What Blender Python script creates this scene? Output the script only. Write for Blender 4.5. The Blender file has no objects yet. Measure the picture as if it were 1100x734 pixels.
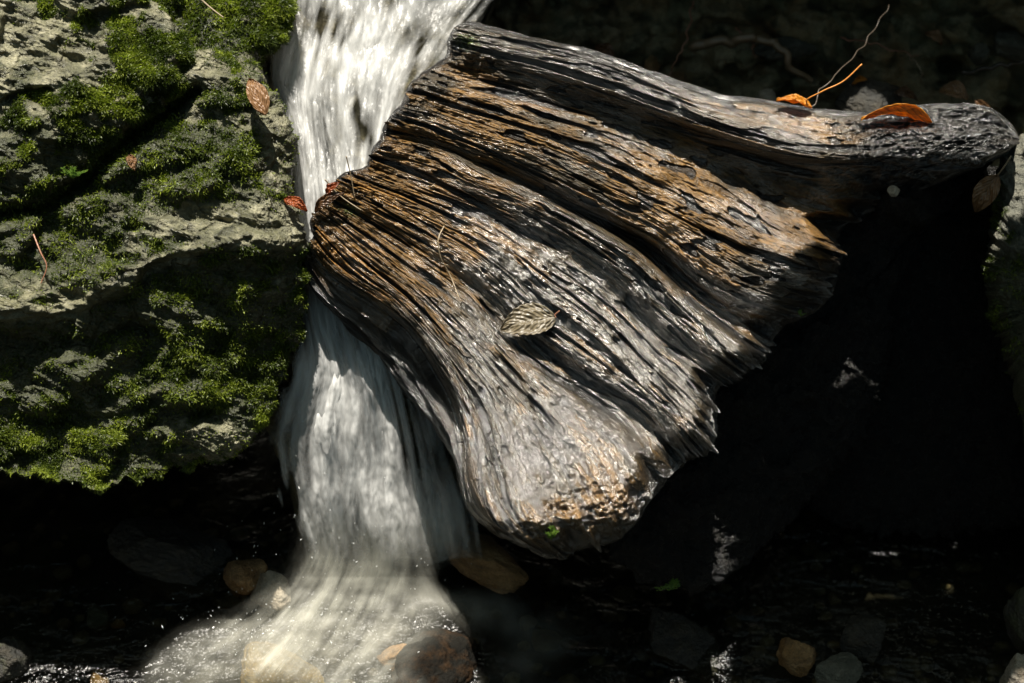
import bpy, math, random
import numpy as np
from mathutils import Vector

random.seed(4); RNG = np.random.default_rng(11)
S = bpy.context.scene
COL = S.collection

# ------------------------------------------------------------------ camera, sky, sun, exposure
PITCH = math.radians(42); D = 1.8
RGT = np.array([1.0, 0, 0]); UPV = np.array([0, math.sin(PITCH), math.cos(PITCH)])
TOW = np.array([0, -math.cos(PITCH), math.sin(PITCH)])            # towards the camera
CAM = TOW * D
cd = bpy.data.cameras.new('camera'); cam = bpy.data.objects.new('camera', cd); COL.objects.link(cam)
cam.location = CAM; cam.rotation_euler = (math.pi/2 - PITCH, 0, 0)
cd.sensor_width = 36; cd.lens = 36*D/1.1; cd.clip_end = 500; cd.clip_start = .05
cd.dof.use_dof = True; cd.dof.focus_distance = D - .03; cd.dof.aperture_fstop = 4.5
S.camera = cam
SUNC = np.array([-.05, .86, .50]); SUNC /= np.linalg.norm(SUNC)
SUN = RGT*SUNC[0] + UPV*SUNC[1] + TOW*SUNC[2]
ld = bpy.data.lights.new('sun', 'SUN'); ld.energy = 5.0; ld.angle = math.radians(.5); ld.color = (1, .94, .84)
sun = bpy.data.objects.new('sun', ld); COL.objects.link(sun)
sun.rotation_euler = Vector(SUN).to_track_quat('Z', 'Y').to_euler()
W_ = bpy.data.worlds.new('World'); S.world = W_; W_.use_nodes = True
nt = W_.node_tree; sky = nt.nodes.new('ShaderNodeTexSky'); sky.sky_type = 'NISHITA'; sky.sun_disc = False
sky.sun_elevation = math.asin(SUN[2]); sky.sun_rotation = math.atan2(SUN[0], SUN[1])
mx_ = nt.nodes.new('ShaderNodeMix'); mx_.data_type = 'RGBA'; mx_.blend_type = 'MULTIPLY'; mx_.inputs[0].default_value = 1; mx_.inputs[7].default_value = (.92, 1, .70, 1)   # light filtered by the leaves of the wood around
nt.links.new(sky.outputs[0], mx_.inputs[6]); nt.links.new(mx_.outputs[2], nt.nodes['Background'].inputs[0]); nt.nodes['Background'].inputs[1].default_value = .05
S.view_settings.view_transform = 'Standard'; S.view_settings.look = 'None'
S.view_settings.exposure = 1.25; S.view_settings.gamma = 1
S.render.engine = 'CYCLES'
S.cycles.transparent_max_bounces = 24; S.cycles.max_bounces = 6; S.cycles.use_denoising = True
S.cycles.caustics_reflective = False; S.cycles.caustics_refractive = False

# ------------------------------------------------------------------ numpy helpers
def P(px, py, d):
    """point seen at photo pixel (px, py), d metres nearer the camera than the focus plane"""
    px, py, d = np.broadcast_arrays(np.asarray(px, float), np.asarray(py, float), np.asarray(d, float))
    k = (D - d)/D
    x = (px - 550)/1000*k; y = (367 - py)/1000*k
    return x[..., None]*RGT + y[..., None]*UPV + d[..., None]*TOW
_pr = np.random.default_rng(5); PERM = np.concatenate([_pr.permutation(256)]*3)
G3 = _pr.normal(size=(256, 3)); G3 /= np.linalg.norm(G3, axis=1)[:, None]
_a = _pr.uniform(0, 2*np.pi, 256); G2 = np.stack([np.cos(_a), np.sin(_a)], 1)
def fade(t): return t*t*t*(t*(t*6 - 15) + 10)
def n2(x, y, seed=0):
    x = np.asarray(x, float) + seed*17.31; y = np.asarray(y, float) + seed*5.7
    x, y = np.broadcast_arrays(x, y)
    i = np.floor(x).astype(int); j = np.floor(y).astype(int); fx = x - i; fy = y - j; u = fade(fx); v = fade(fy)
    def g(a, b):
        h = PERM[(PERM[(i + a) & 255] + j + b) & 255]
        return G2[h, 0]*(fx - a) + G2[h, 1]*(fy - b)
    a = g(0, 0); b = g(1, 0); c = g(0, 1); e = g(1, 1)
    return 1.5*((a + u*(b - a))*(1 - v) + (c + u*(e - c))*v)
def n3(p, seed=0):
    p = p + seed*7.77; q = np.floor(p).astype(int); f = p - q; w = fade(f)
    def g(a, b, c):
        h = PERM[(PERM[(PERM[(q[..., 0] + a) & 255] + q[..., 1] + b) & 255] + q[..., 2] + c) & 255]
        G = G3[h]; return G[..., 0]*(f[..., 0] - a) + G[..., 1]*(f[..., 1] - b) + G[..., 2]*(f[..., 2] - c)
    l = lambda t, a, b: a + t*(b - a)
    x0 = l(w[..., 1], l(w[..., 0], g(0,0,0), g(1,0,0)), l(w[..., 0], g(0,1,0), g(1,1,0)))
    x1 = l(w[..., 1], l(w[..., 0], g(0,0,1), g(1,0,1)), l(w[..., 0], g(0,1,1), g(1,1,1)))
    return 1.5*l(w[..., 2], x0, x1)
def fbm3(p, oct=5, seed=0, gain=.5):
    r = 0; a = 1
    for k in range(oct): r = r + a*n3(p*2.03**k, seed + k); a *= gain
    return r
def fbm2(x, y, oct=4, seed=0, gain=.5):
    r = 0; a = 1
    for k in range(oct): r = r + a*n2(x*2.03**k, y*2.03**k, seed + k); a *= gain
    return r
def sst(a, b, x): t = np.clip((x - a)/(b - a), 0, 1); return t*t*(3 - 2*t)
def spl(xk, yk, x):
    """smooth (Hermite) interpolation of yk (K, ...) at x"""
    xk = np.asarray(xk, float); yk = np.asarray(yk, float); x = np.asarray(x, float)
    m = np.gradient(yk, xk, axis=0)
    i = np.clip(np.searchsorted(xk, x) - 1, 0, len(xk) - 2); h = xk[i + 1] - xk[i]; t = (x - xk[i])/h
    sh = (len(x),) + (1,)*(yk.ndim - 1); t = t.reshape(sh); h = h.reshape(sh)
    return ((2*t**3 - 3*t*t + 1)*yk[i] + (t**3 - 2*t*t + t)*h*m[i] + (-2*t**3 + 3*t*t)*yk[i + 1] + (t**3 - t*t)*h*m[i + 1])
def resample(pts, n, u=None):
    pts = np.asarray(pts, float); L = np.concatenate([[0], np.cumsum(np.linalg.norm(np.diff(pts[:, :2], axis=0), axis=1))])
    return spl(L/L[-1], pts, np.linspace(0, 1, n) if u is None else u)
def gauss(px, py, cx, cy, sx, sy, rot=0):
    c, s = math.cos(rot), math.sin(rot); x = px - cx; y = py - cy
    return np.exp(-(((x*c + y*s)/sx)**2 + ((-x*s + y*c)/sy)**2))

# ------------------------------------------------------------------ object helpers
def tag(o, label=None, cat=None, group=None, kind=None):
    for k, v in (('label', label), ('category', cat), ('group', group), ('kind', kind)):
        if v: o[k] = v
    return o
def mk(name, V, F, mat, parent=None, uv=None, attrs=None, smooth=True, origin=None):
    V = np.asarray(V, float).reshape(-1, 3)
    if parent is not None: off = np.array(parent['_o']) if '_o' in parent else np.zeros(3)
    else: off = V.mean(0) if origin is None else np.asarray(origin, float)
    me = bpy.data.meshes.new(name)
    F = [np.asarray(f) for f in (F if isinstance(F, list) else [F]) if len(f)]
    me.vertices.add(len(V)); me.vertices.foreach_set('co', (V - off).astype(np.float32).ravel())
    lv = np.concatenate([f.ravel() for f in F]).astype(np.int32)
    tot = np.concatenate([np.full(len(f), f.shape[1]) for f in F]).astype(np.int32)
    st = np.concatenate([[0], np.cumsum(tot)[:-1]]).astype(np.int32)
    me.loops.add(len(lv)); me.loops.foreach_set('vertex_index', lv)
    me.polygons.add(len(tot)); me.polygons.foreach_set('loop_start', st); me.polygons.foreach_set('loop_total', tot)
    if uv is not None:
        l = me.uv_layers.new(name='UVMap'); l.data.foreach_set('uv', np.asarray(uv, np.float32)[lv].ravel())
    for k, a in (attrs or {}).items():
        at = me.attributes.new(k, 'FLOAT', 'POINT'); at.data.foreach_set('value', np.asarray(a, np.float32).ravel())
    me.update(); me.validate()
    if smooth: me.polygons.foreach_set('use_smooth', np.ones(len(tot), bool))
    me.materials.append(mat)
    o = bpy.data.objects.new(name, me); COL.objects.link(o)
    if parent is not None: o.parent = parent
    else: o.location = off; 
    o['_o'] = [float(a) for a in off]
    return o
def empty(name, loc, **kw):
    o = bpy.data.objects.new(name, None); COL.objects.link(o); o.location = loc; o['_o'] = [float(a) for a in loc]
    o.empty_display_size = .02
    return tag(o, **kw)
def gridF(nu, nv, off=0):
    a = np.arange(nu*nv).reshape(nu, nv) + off
    return np.stack([a[:-1, :-1], a[1:, :-1], a[1:, 1:], a[:-1, 1:]], -1).reshape(-1, 4)
def grid_normals(V):
    du = np.gradient(V, axis=0); dv = np.gradient(V, axis=1); n = np.cross(du, dv)
    n /= np.linalg.norm(n, axis=-1)[..., None] + 1e-12
    s = np.sign(n @ TOW); s[s == 0] = 1
    return n*s[..., None]

# ------------------------------------------------------------------ materials
class NT:
    def __init__(s, name):
        s.m = bpy.data.materials.new(name); s.m.use_nodes = True; s.t = s.m.node_tree; s.t.nodes.clear()
        s.out = s.t.nodes.new('ShaderNodeOutputMaterial')
    def n(s, typ, ins=None, **kw):
        nd = s.t.nodes.new('ShaderNode' + typ)
        for k, v in kw.items(): setattr(nd, k, v)
        for k, v in (ins or {}).items():
            if hasattr(v, 'is_output'): s.t.links.new(v, nd.inputs[k])
            else: nd.inputs[k].default_value = v
        return nd
    def noise(s, vec, scale, detail=5, rough=.55, dist=0):
        return s.n('TexNoise', {'Vector': vec, 'Scale': scale, 'Detail': detail, 'Roughness': rough, 'Distortion': dist}).outputs[0]
    def map(s, vec, scale, loc=(0, 0, 0), rot=(0, 0, 0)):
        return s.n('Mapping', {'Vector': vec, 'Scale': scale, 'Location': loc, 'Rotation': rot}).outputs[0]
    def ramp(s, fac, stops):
        r = s.n('ValToRGB', {'Fac': fac}); e = r.color_ramp.elements
        while len(e) < len(stops): e.new(.5)
        for a, (p, c) in zip(e, stops):
            a.position = p; a.color = (*(c if not isinstance(c, (int, float)) else (c,)*3), 1)
        return r.outputs[0]
    def mix(s, fac, a, b, blend='MIX'):
        nd = s.n('Mix', data_type='RGBA', blend_type=blend)
        for i, v in ((0, fac), (6, a), (7, b)):
            if hasattr(v, 'is_output'): s.t.links.new(v, nd.inputs[i])
            else: nd.inputs[i].default_value = v if i == 0 else (*v, 1)
        return nd.outputs[2]
    def math(s, op, a, b=0., clamp=False):
        nd = s.n('Math', {0: a, 1: b}, operation=op, use_clamp=clamp); return nd.outputs[0]
    def attr(s, name): return s.n('Attribute', attribute_name=name).outputs['Fac']
    def bump(s, h, strength, dist, normal=None):
        i = {'Height': h, 'Strength': strength, 'Distance': dist}
        if normal: i['Normal'] = normal
        return s.n('Bump', i).outputs[0]
    def fin(s, sh): s.t.links.new(sh, s.out.inputs[0]); return s.m
def obj_vec(t): return t.n('TexCoord').outputs['Object']
def geo_vec(t): return t.n('NewGeometry').outputs['Position']

def m_rock(name, c1, c2, c3, wet=.5, scale=1., spec=.5, cracks=.0):
    t = NT(name); v = geo_vec(t)
    a = t.noise(v, 9*scale, 6, .6, .4); b = t.noise(v, 45*scale, 6, .65); st = t.noise(t.map(v, (12, 30, 110), rot=(.5, -.35, .2)), scale, 5, .6)
    f = t.noise(v, 420*scale, 4, .7)
    col = t.mix(t.ramp(a, [(.38, 0), (.62, 1)]), c1, c2)
    col = t.mix(t.ramp(b, [(.45, 0), (.68, 1)]), col, c3)
    col = t.mix(t.math('MULTIPLY', t.ramp(st, [(.35, 1), (.5, 0)]), .55), col, (c2[0]*.25, c2[1]*.25, c2[2]*.25))
    mo = t.attr('moss'); mc = t.mix(b, (.010, .014, .004), (.035, .042, .009))
    mf = t.ramp(t.math('ADD', mo, t.math('MULTIPLY', t.math('SUBTRACT', b, .5), 1.2)), [(.35, 0), (.6, .85)])
    col = t.mix(mf, col, mc)
    crk = t.n('TexVoronoi', {'Vector': t.n('VectorMath', {0: v, 1: t.n('VectorMath', {0: t.n('TexNoise', {'Vector': v, 'Scale': 30., 'Detail': 4}).outputs[1], 1: (.03, .03, .03)}, operation='MULTIPLY').outputs[0]}, operation='ADD').outputs[0], 'Scale': 26.*scale}, feature='DISTANCE_TO_EDGE').outputs[0]
    crk = t.ramp(crk, [(.0, 1), (.07, 0)])
    col = t.mix(t.math('MULTIPLY', t.math('MULTIPLY', crk, cracks), t.ramp(a, [(.4, .1), (.6, .9)])), col, (c2[0]*.15, c2[1]*.15, c2[2]*.12))
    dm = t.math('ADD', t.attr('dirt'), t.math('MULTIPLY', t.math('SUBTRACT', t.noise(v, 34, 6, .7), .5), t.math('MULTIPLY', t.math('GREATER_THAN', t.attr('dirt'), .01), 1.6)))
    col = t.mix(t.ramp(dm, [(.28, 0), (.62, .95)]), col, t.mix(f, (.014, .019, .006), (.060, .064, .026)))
    sp = t.ramp(f, [(.3, .55), (.7, 1.25)]); col = t.mix(1., col, sp, 'MULTIPLY')
    rough = t.math('ADD', t.math('MULTIPLY', t.noise(v, 60, 3), .5), .62 - .45*wet)
    h = t.math('ADD', t.math('MULTIPLY', st, 1.0), t.math('ADD', b, t.math('MULTIPLY', f, .35)))
    h = t.math('SUBTRACT', h, t.math('MULTIPLY', crk, .5*cracks))
    nrm = t.bump(h, 1., .0065)
    return t.fin(t.n('BsdfPrincipled', {'Base Color': col, 'Roughness': rough, 'Normal': nrm, 'Specular IOR Level': spec}).outputs[0])
M_ROCK = m_rock('pale_schist', (.155, .148, .082), (.062, .064, .032), (.31, .29, .19), .9, cracks=.8)
M_ROCKD = m_rock('dark_wet_stone', (.020, .019, .013), (.011, .012, .010), (.045, .036, .02), .7)
M_STONE_Y = m_rock('ochre_stone', (.26, .14, .045), (.16, .085, .028), (.38, .23, .10), .8)
M_STONE_P = m_rock('pale_pebble', (.34, .29, .21), (.22, .17, .11), (.42, .37, .3), .7)
M_STONE_G = m_rock('grey_stone', (.10, .10, .075), (.06, .062, .045), (.17, .16, .12), .6)

def m_moss(name, dk, md, lt):
    t = NT(name); v = geo_vec(t); a = t.attr('tint')
    k = t.math('ADD', t.math('MULTIPLY', a, .6), t.math('MULTIPLY', t.noise(v, 28, 3), .5))
    col = t.ramp(k, [(.22, dk), (.5, md), (.82, lt)])
    pb = t.n('BsdfPrincipled', {'Base Color': col, 'Roughness': .45, 'Specular IOR Level': .35}).outputs[0]
    tr = t.n('BsdfTranslucent', {'Color': t.mix(1., col, (1.3, 1.5, .6), 'MULTIPLY')}).outputs[0]
    return t.fin(t.n('MixShader', {0: .35, 1: pb, 2: tr}).outputs[0])
M_MOSS = m_moss('moss_green', (.012, .020, .003), (.050, .072, .008), (.20, .24, .024))
M_SPRIG = m_moss('sprig_green', (.04, .085, .01), (.09, .17, .02), (.17, .27, .04))

def m_wood():
    t = NT('wet_weathered_wood'); uv = t.n('UVMap', uv_map='UVMap').outputs[0]; g = geo_vec(t)
    w = t.n('VectorMath', {0: uv, 1: t.n('VectorMath', {0: t.n('TexNoise', {'Vector': uv, 'Scale': 9., 'Detail': 3}).outputs[1], 1: (.003, .004, 0)}, operation='MULTIPLY').outputs[0]}, operation='ADD').outputs[0]
    a = t.noise(t.map(w, (7, 60, 1)), 1, 5, .6); b = t.noise(t.map(w, (34, 380, 1)), 1, 6, .7)
    c = t.noise(t.map(w, (130, 1150, 1)), 1, 4, .65); z = t.noise(g, 16, 4, .6); fine = t.noise(g, 520, 4, .7); gr = t.noise(g, 230, 3, .6)
    pale = t.mix(t.ramp(b, [(.3, 0), (.7, 1)]), (.008, .006, .003), (.082, .060, .031))
    brown = t.mix(t.ramp(b, [(.3, 0), (.7, 1)]), (.028, .015, .004), (.25, .135, .036))
    gold = t.mix(t.ramp(c, [(.35, 0), (.65, 1)]), (.12, .05, .009), (.44, .235, .06))
    k = t.math('ADD', t.math('MULTIPLY', t.math('SUBTRACT', a, .5), 2.2), t.math('ADD', t.attr('tan'), t.math('MULTIPLY', t.math('SUBTRACT', z, .5), 1.4)))
    col = t.mix(t.ramp(k, [(.12, 0), (.5, 1)]), pale, brown)
    kg = t.math('ADD', t.math('MULTIPLY', t.math('SUBTRACT', t.noise(t.map(w, (12, 90, 1), (3, 1, 0)), 1, 4, .6), .5), 2.6), t.math('SUBTRACT', t.attr('gold'), .25))
    col = t.mix(t.ramp(kg, [(.25, 0), (.6, 1)]), col, gold)
    col = t.mix(t.ramp(b, [(.26, .8), (.42, 0)]), col, (.015, .012, .008))       # rotten dark fibre
    col = t.mix(t.ramp(c, [(.36, .85), (.47, 0)]), col, (.012, .009, .005))
    col = t.mix(t.attr('crack'), col, (.006, .005, .004))
    gm = t.ramp(t.math('ADD', t.attr('green'), t.math('SUBTRACT', gr, .5)), [(.4, 0), (.6, .8)])
    col = t.mix(gm, col, (.05, .08, .012))
    col = t.mix(t.attr('char_shade'), col, (.007, .0065, .006))
    h = t.math('ADD', t.math('MULTIPLY', b, 1.), t.math('ADD', t.math('MULTIPLY', c, .7), t.math('MULTIPLY', gr, .3)))
    n1 = t.bump(h, 1., .0036); nn = t.bump(fine, .6, .0012, n1)
    rough = t.math('ADD', t.math('MULTIPLY', t.noise(g, 90, 3), .4), .3)
    return t.fin(t.n('BsdfPrincipled', {'Base Color': col, 'Roughness': rough, 'Specular IOR Level': .3, 'Coat Weight': t.ramp(t.math('ADD', t.noise(t.map(w, (10, 70, 1), (5, 2, 0)), 1, 5, .65), t.math('SUBTRACT', t.math('MULTIPLY', t.attr('wet'), .4), t.math('MULTIPLY', t.attr('tan'), .1))), [(.40, .08), (.62, 1)]), 'Coat IOR': 2.4, 'Coat Roughness': .19, 'Coat Normal': nn, 'Normal': nn}).outputs[0])
M_WOOD = m_wood()
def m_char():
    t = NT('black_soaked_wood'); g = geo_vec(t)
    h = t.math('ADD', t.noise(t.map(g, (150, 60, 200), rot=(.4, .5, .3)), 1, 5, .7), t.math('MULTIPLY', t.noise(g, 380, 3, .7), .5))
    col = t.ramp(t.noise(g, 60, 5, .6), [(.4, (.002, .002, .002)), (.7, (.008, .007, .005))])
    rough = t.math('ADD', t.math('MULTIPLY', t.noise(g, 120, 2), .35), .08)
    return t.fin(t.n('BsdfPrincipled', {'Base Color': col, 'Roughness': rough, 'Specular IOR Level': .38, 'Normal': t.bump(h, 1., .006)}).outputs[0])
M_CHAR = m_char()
def m_foam(name, tint, soft, seed, su=7., sv=34., grough=.3, gmul=1.):
    """white water: streaks of foam along the flow, clear between"""
    t = NT(name); uv = t.n('UVMap', uv_map='UVMap').outputs[0]
    w = t.n('VectorMath', {0: uv, 1: t.n('VectorMath', {0: t.n('TexNoise', {'Vector': uv, 'Scale': 9., 'Detail': 3}).outputs[1], 1: (.05, .05, 0)}, operation='MULTIPLY').outputs[0]}, operation='ADD').outputs[0]
    w = t.map(w, (1, 1, 1), (seed*3.1, seed*1.7, 0))
    a = t.noise(t.map(w, (su, sv, 1)), 1, 4, .55); b = t.noise(t.map(w, (su*2.6, sv*3, 1)), 1, 3, .6); c = t.noise(t.map(w, (su*1.2, sv*.3, 1)), 1, 2, .5)
    k = t.math('ADD', t.math('MULTIPLY', t.math('SUBTRACT', a, .5), 2.4), t.math('ADD', t.math('MULTIPLY', t.math('SUBTRACT', b, .5), 1.1), t.math('MULTIPLY', t.math('SUBTRACT', c, .5), 1.6)))
    dn = t.attr('dens')
    al = t.math('MULTIPLY', t.math('ADD', t.math('MULTIPLY', k, soft), 1.), dn)
    al = t.math('MINIMUM', t.math('MAXIMUM', al, 0.), .97)
    h = t.math('ADD', a, t.math('MULTIPLY', b, .35)); nn = t.bump(h, .5, .006)
    df = t.n('BsdfDiffuse', {'Color': (*tint, 1), 'Normal': nn}).outputs[0]
    tl = t.n('BsdfTranslucent', {'Color': (*tint, 1), 'Normal': nn}).outputs[0]
    sh = t.n('MixShader', {0: .45, 1: df, 2: tl}).outputs[0]
    gl = t.n('BsdfGlossy', {'Roughness': grough, 'Normal': t.bump(t.math('ADD', h, t.noise(t.map(w, (su*9, sv*2.2, 1)), 1, 3)), .6, .004)}).outputs[0]
    fr = t.math('ADD', t.math('MULTIPLY', t.n('Fresnel', {'IOR': 1.33}).outputs[0], .8*gmul), .015*gmul)
    tp = t.n('BsdfTransparent').outputs[0]
    m1 = t.n('MixShader', {0: al, 1: tp, 2: sh}).outputs[0]
    m2 = t.n('MixShader', {0: t.math('MULTIPLY', fr, t.math('MINIMUM', t.math('MULTIPLY', dn, 2.), 1.)), 1: m1, 2: gl}).outputs[0]
    return t.fin(m2)
def m_pool():
    t = NT('clear_stream_water'); g = geo_vec(t)
    h = t.math('ADD', t.noise(t.map(g, (18, 30, 18)), 1, 4, .55, 1.), t.math('MULTIPLY', t.noise(g, 110, 3, .6), .25))
    nn = t.bump(h, .8, .014)
    fr = t.n('Fresnel', {'IOR': 1.33, 'Normal': nn}).outputs[0]
    return t.fin(t.n('MixShader', {0: fr, 1: t.n('BsdfTransparent', {'Color': (.66, .68, .58, 1)}).outputs[0],
                 2: t.n('BsdfGlossy', {'Roughness': .16, 'Normal': nn}).outputs[0]}).outputs[0])
def m_leaf(name, c1, c2, vein, rough=.3, trans=.35):
    t = NT(name); uv = t.n('UVMap', uv_map='UVMap').outputs[0]; g = geo_vec(t)
    sx = t.n('SeparateXYZ', {0: uv}); u, v = sx.outputs[0], sx.outputs[1]
    av = t.math('ABSOLUTE', v)
    side = t.n('TexWave', {'Vector': t.n('CombineXYZ', {0: t.math('SUBTRACT', u, t.math('MULTIPLY', av, .42)), 1: 0., 2: 0.}).outputs[0], 'Scale': 2.6, 'Distortion': .3}).outputs[1]
    vn = t.math('MAXIMUM', t.ramp(side, [(.86, 0), (1., 1)]), t.ramp(av, [(.0, 1), (.035, 0)]))
    col = t.mix(t.noise(g, 70, 5, .6), c1, c2); col = t.mix(t.ramp(t.noise(g, 240, 3), [(.6, 0), (.72, .6)]), col, (c1[0]*.3, c1[1]*.3, c1[2]*.3))
    col = t.mix(t.math('MULTIPLY', vn, .8), col, vein)
    nn = t.bump(t.math('ADD', side, t.math('MULTIPLY', t.noise(g, 300, 3), .6)), .4, .0014)
    pb = t.n('BsdfPrincipled', {'Base Color': col, 'Roughness': rough, 'Normal': nn, 'Specular IOR Level': .6}).outputs[0]
    return t.fin(t.n('MixShader', {0: trans, 1: pb, 2: t.n('BsdfTranslucent', {'Color': col}).outputs[0]}).outputs[0])
M_LEAF_TAN = m_leaf('beech_leaf_tan', (.075, .058, .033), (.15, .12, .07), (.13, .105, .065), .42, .15)
M_LEAF_OR = m_leaf('leaf_orange', (.60, .22, .015), (.75, .36, .03), (.35, .10, .01), .4, .5)
M_LEAF_BR = m_leaf('leaf_brown', (.17, .08, .032), (.32, .19, .09), (.2, .10, .045), .35, .3)
M_LEAF_RD = m_leaf('leaf_red_brown', (.30, .06, .015), (.40, .12, .03), (.15, .03, .01), .3, .4)
M_LEAF_DK = m_leaf('leaf_dark_brown', (.06, .03, .014), (.13, .06, .02), (.03, .015, .008), .35, .3)
def m_twig(name, c1, c2):
    t = NT(name); g = geo_vec(t)
    return t.fin(t.n('BsdfPrincipled', {'Base Color': t.mix(t.noise(g, 150, 4), c1, c2), 'Roughness': .4, 'Normal': t.bump(t.noise(g, 400, 3), .5, .001)}).outputs[0])
M_TWIG = m_twig('twig_grey', (.035, .026, .018), (.09, .07, .05)); M_TWIG_P = m_twig('twig_pale', (.20, .15, .09), (.34, .27, .18))
M_TWIG_O = m_twig('stalk_orange', (.42, .14, .02), (.6, .26, .05)); M_TWIG_R = m_twig('twig_reddish', (.22, .09, .05), (.32, .16, .10))
def m_ground():
    t = NT('ravine_soil'); g = geo_vec(t)
    col = t.ramp(t.noise(g, 18, 6, .65), [(.35, (.012, .010, .007)), (.55, (.03, .024, .015)), (.75, (.06, .045, .025))])
    col = t.mix(t.ramp(t.noise(g, 3, 4), [(.5, 0), (.65, .7)]), col, (.018, .028, .010))
    return t.fin(t.n('BsdfPrincipled', {'Base Color': col, 'Roughness': .75, 'Normal': t.bump(t.noise(g, 60, 6, .7), 1., .02)}).outputs[0])
M_GROUND = m_ground()

# ------------------------------------------------------------------ levels
POOL = float(P(370, 600, -.215)[2])                                   # height of the pool
def d_of_z(py, z):
    """depth offset at pixel row py of the horizontal plane at height z"""
    y = (367 - np.asarray(py, float))/1000
    # y*(1-d/D)*cosP + d*sinP = z
    return (z - y*math.cos(PITCH))/(math.sin(PITCH) - y*math.cos(PITCH)/D)

# ------------------------------------------------------------------ ground: one sheet, a narrow ravine
def ground_h(x, y):
    z = np.full_like(x, POOL - .075)
    z = z + .27*sst(.18, .42, y + .02*n2(x*5, y*5))*sst(-.1, .25, x + .6*(y < .2)*0)
    z = z + .55*np.maximum(y - .42, 0)**1.15
    z = z + .9*np.maximum(np.abs(x) - 1.0, 0)**1.2 + .12*np.maximum(-y - 1.4, 0)
    z = np.where(z > 9, 9 + (z - 9)*.15, z)
    return z + .025*fbm2(x*6, y*6, 5, 3)*sst(-1, .3, y + 1.2) + .35*fbm2(x*.35, y*.35, 4, 9)*sst(1.5, 6, np.hypot(x, y))
def axis_pts(n, near, far):
    s = np.linspace(-1, 1, n); return near*s + (far - near)*np.sign(s)*np.abs(s)**7
gx, gy = np.meshgrid(axis_pts(500, 2.2, 150), axis_pts(500, 2.2, 150) + .3, indexing='ij')
tag(mk('ground', np.stack([gx, gy, ground_h(gx, gy)], -1), gridF(500, 500), M_GROUND, origin=(0, 0, 0), attrs={'moss': np.zeros(gx.size)}), kind='structure')

# ------------------------------------------------------------------ moss
def moss_mesh(parent, V, N, w, n, length=(.002, .006), width=.00048, name='moss', mat=None, droop=.6, cluster=.5, seed=0):
    """many small curved blades standing on a surface; w is a weight per vertex"""
    rg = np.random.default_rng(seed + 100); V = V.reshape(-1, 3); N = N.reshape(-1, 3); w = np.clip(w.ravel(), 0, None)
    cell = w/w.sum(); idx = rg.choice(len(V), n, p=cell)
    b = V[idx] + rg.normal(0, .0012, (n, 3)); nn = N[idx]
    tuft = np.stack([n3(b*70, 31), n3(b*70, 47), n3(b*70, 53)], -1)
    dr = nn*.6 + rg.normal(0, .5, (n, 3)) + tuft*.6 + np.array([0, 0, -.25])*droop
    dr /= np.linalg.norm(dr, axis=1)[:, None]
    L = rg.uniform(*length, n)*(.5 + .5*np.clip(w[idx], 0, 1))
    side = np.cross(dr, rg.normal(size=(n, 3))); side /= np.linalg.norm(side, axis=1)[:, None] + 1e-9
    wd = width*rg.uniform(.6, 1.6, n)[:, None]
    m = b + dr*L[:, None]*.55; e = m + (dr + np.array([0, 0, -.5])*droop + rg.normal(0, .3, (n, 3)))*L[:, None]*.5
    b2 = b - nn*.001
    VV = np.stack([b2 - side*wd*.6, b2 + side*wd*.6, m + side*wd, m - side*wd, e], 1).reshape(-1, 3)
    k = np.arange(n)[:, None]*5
    tint = np.repeat(rg.uniform(0, 1, n)*.5 + .5*np.clip(.5 + n3(b*40, 77), 0, 1), 5)
    o = mk(name, VV, [k + np.array([0, 1, 2, 3]), k + np.array([3, 2, 4])], mat or M_MOSS, parent, attrs={'tint': tint})
    o['kind'] = 'stuff'
    return o

_u = UPV*.92 + RGT*.39; _r = RGT*.92 - UPV*.39
ANI = np.stack([_r*.45, _u*1.7, TOW*.8], 1)
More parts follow.
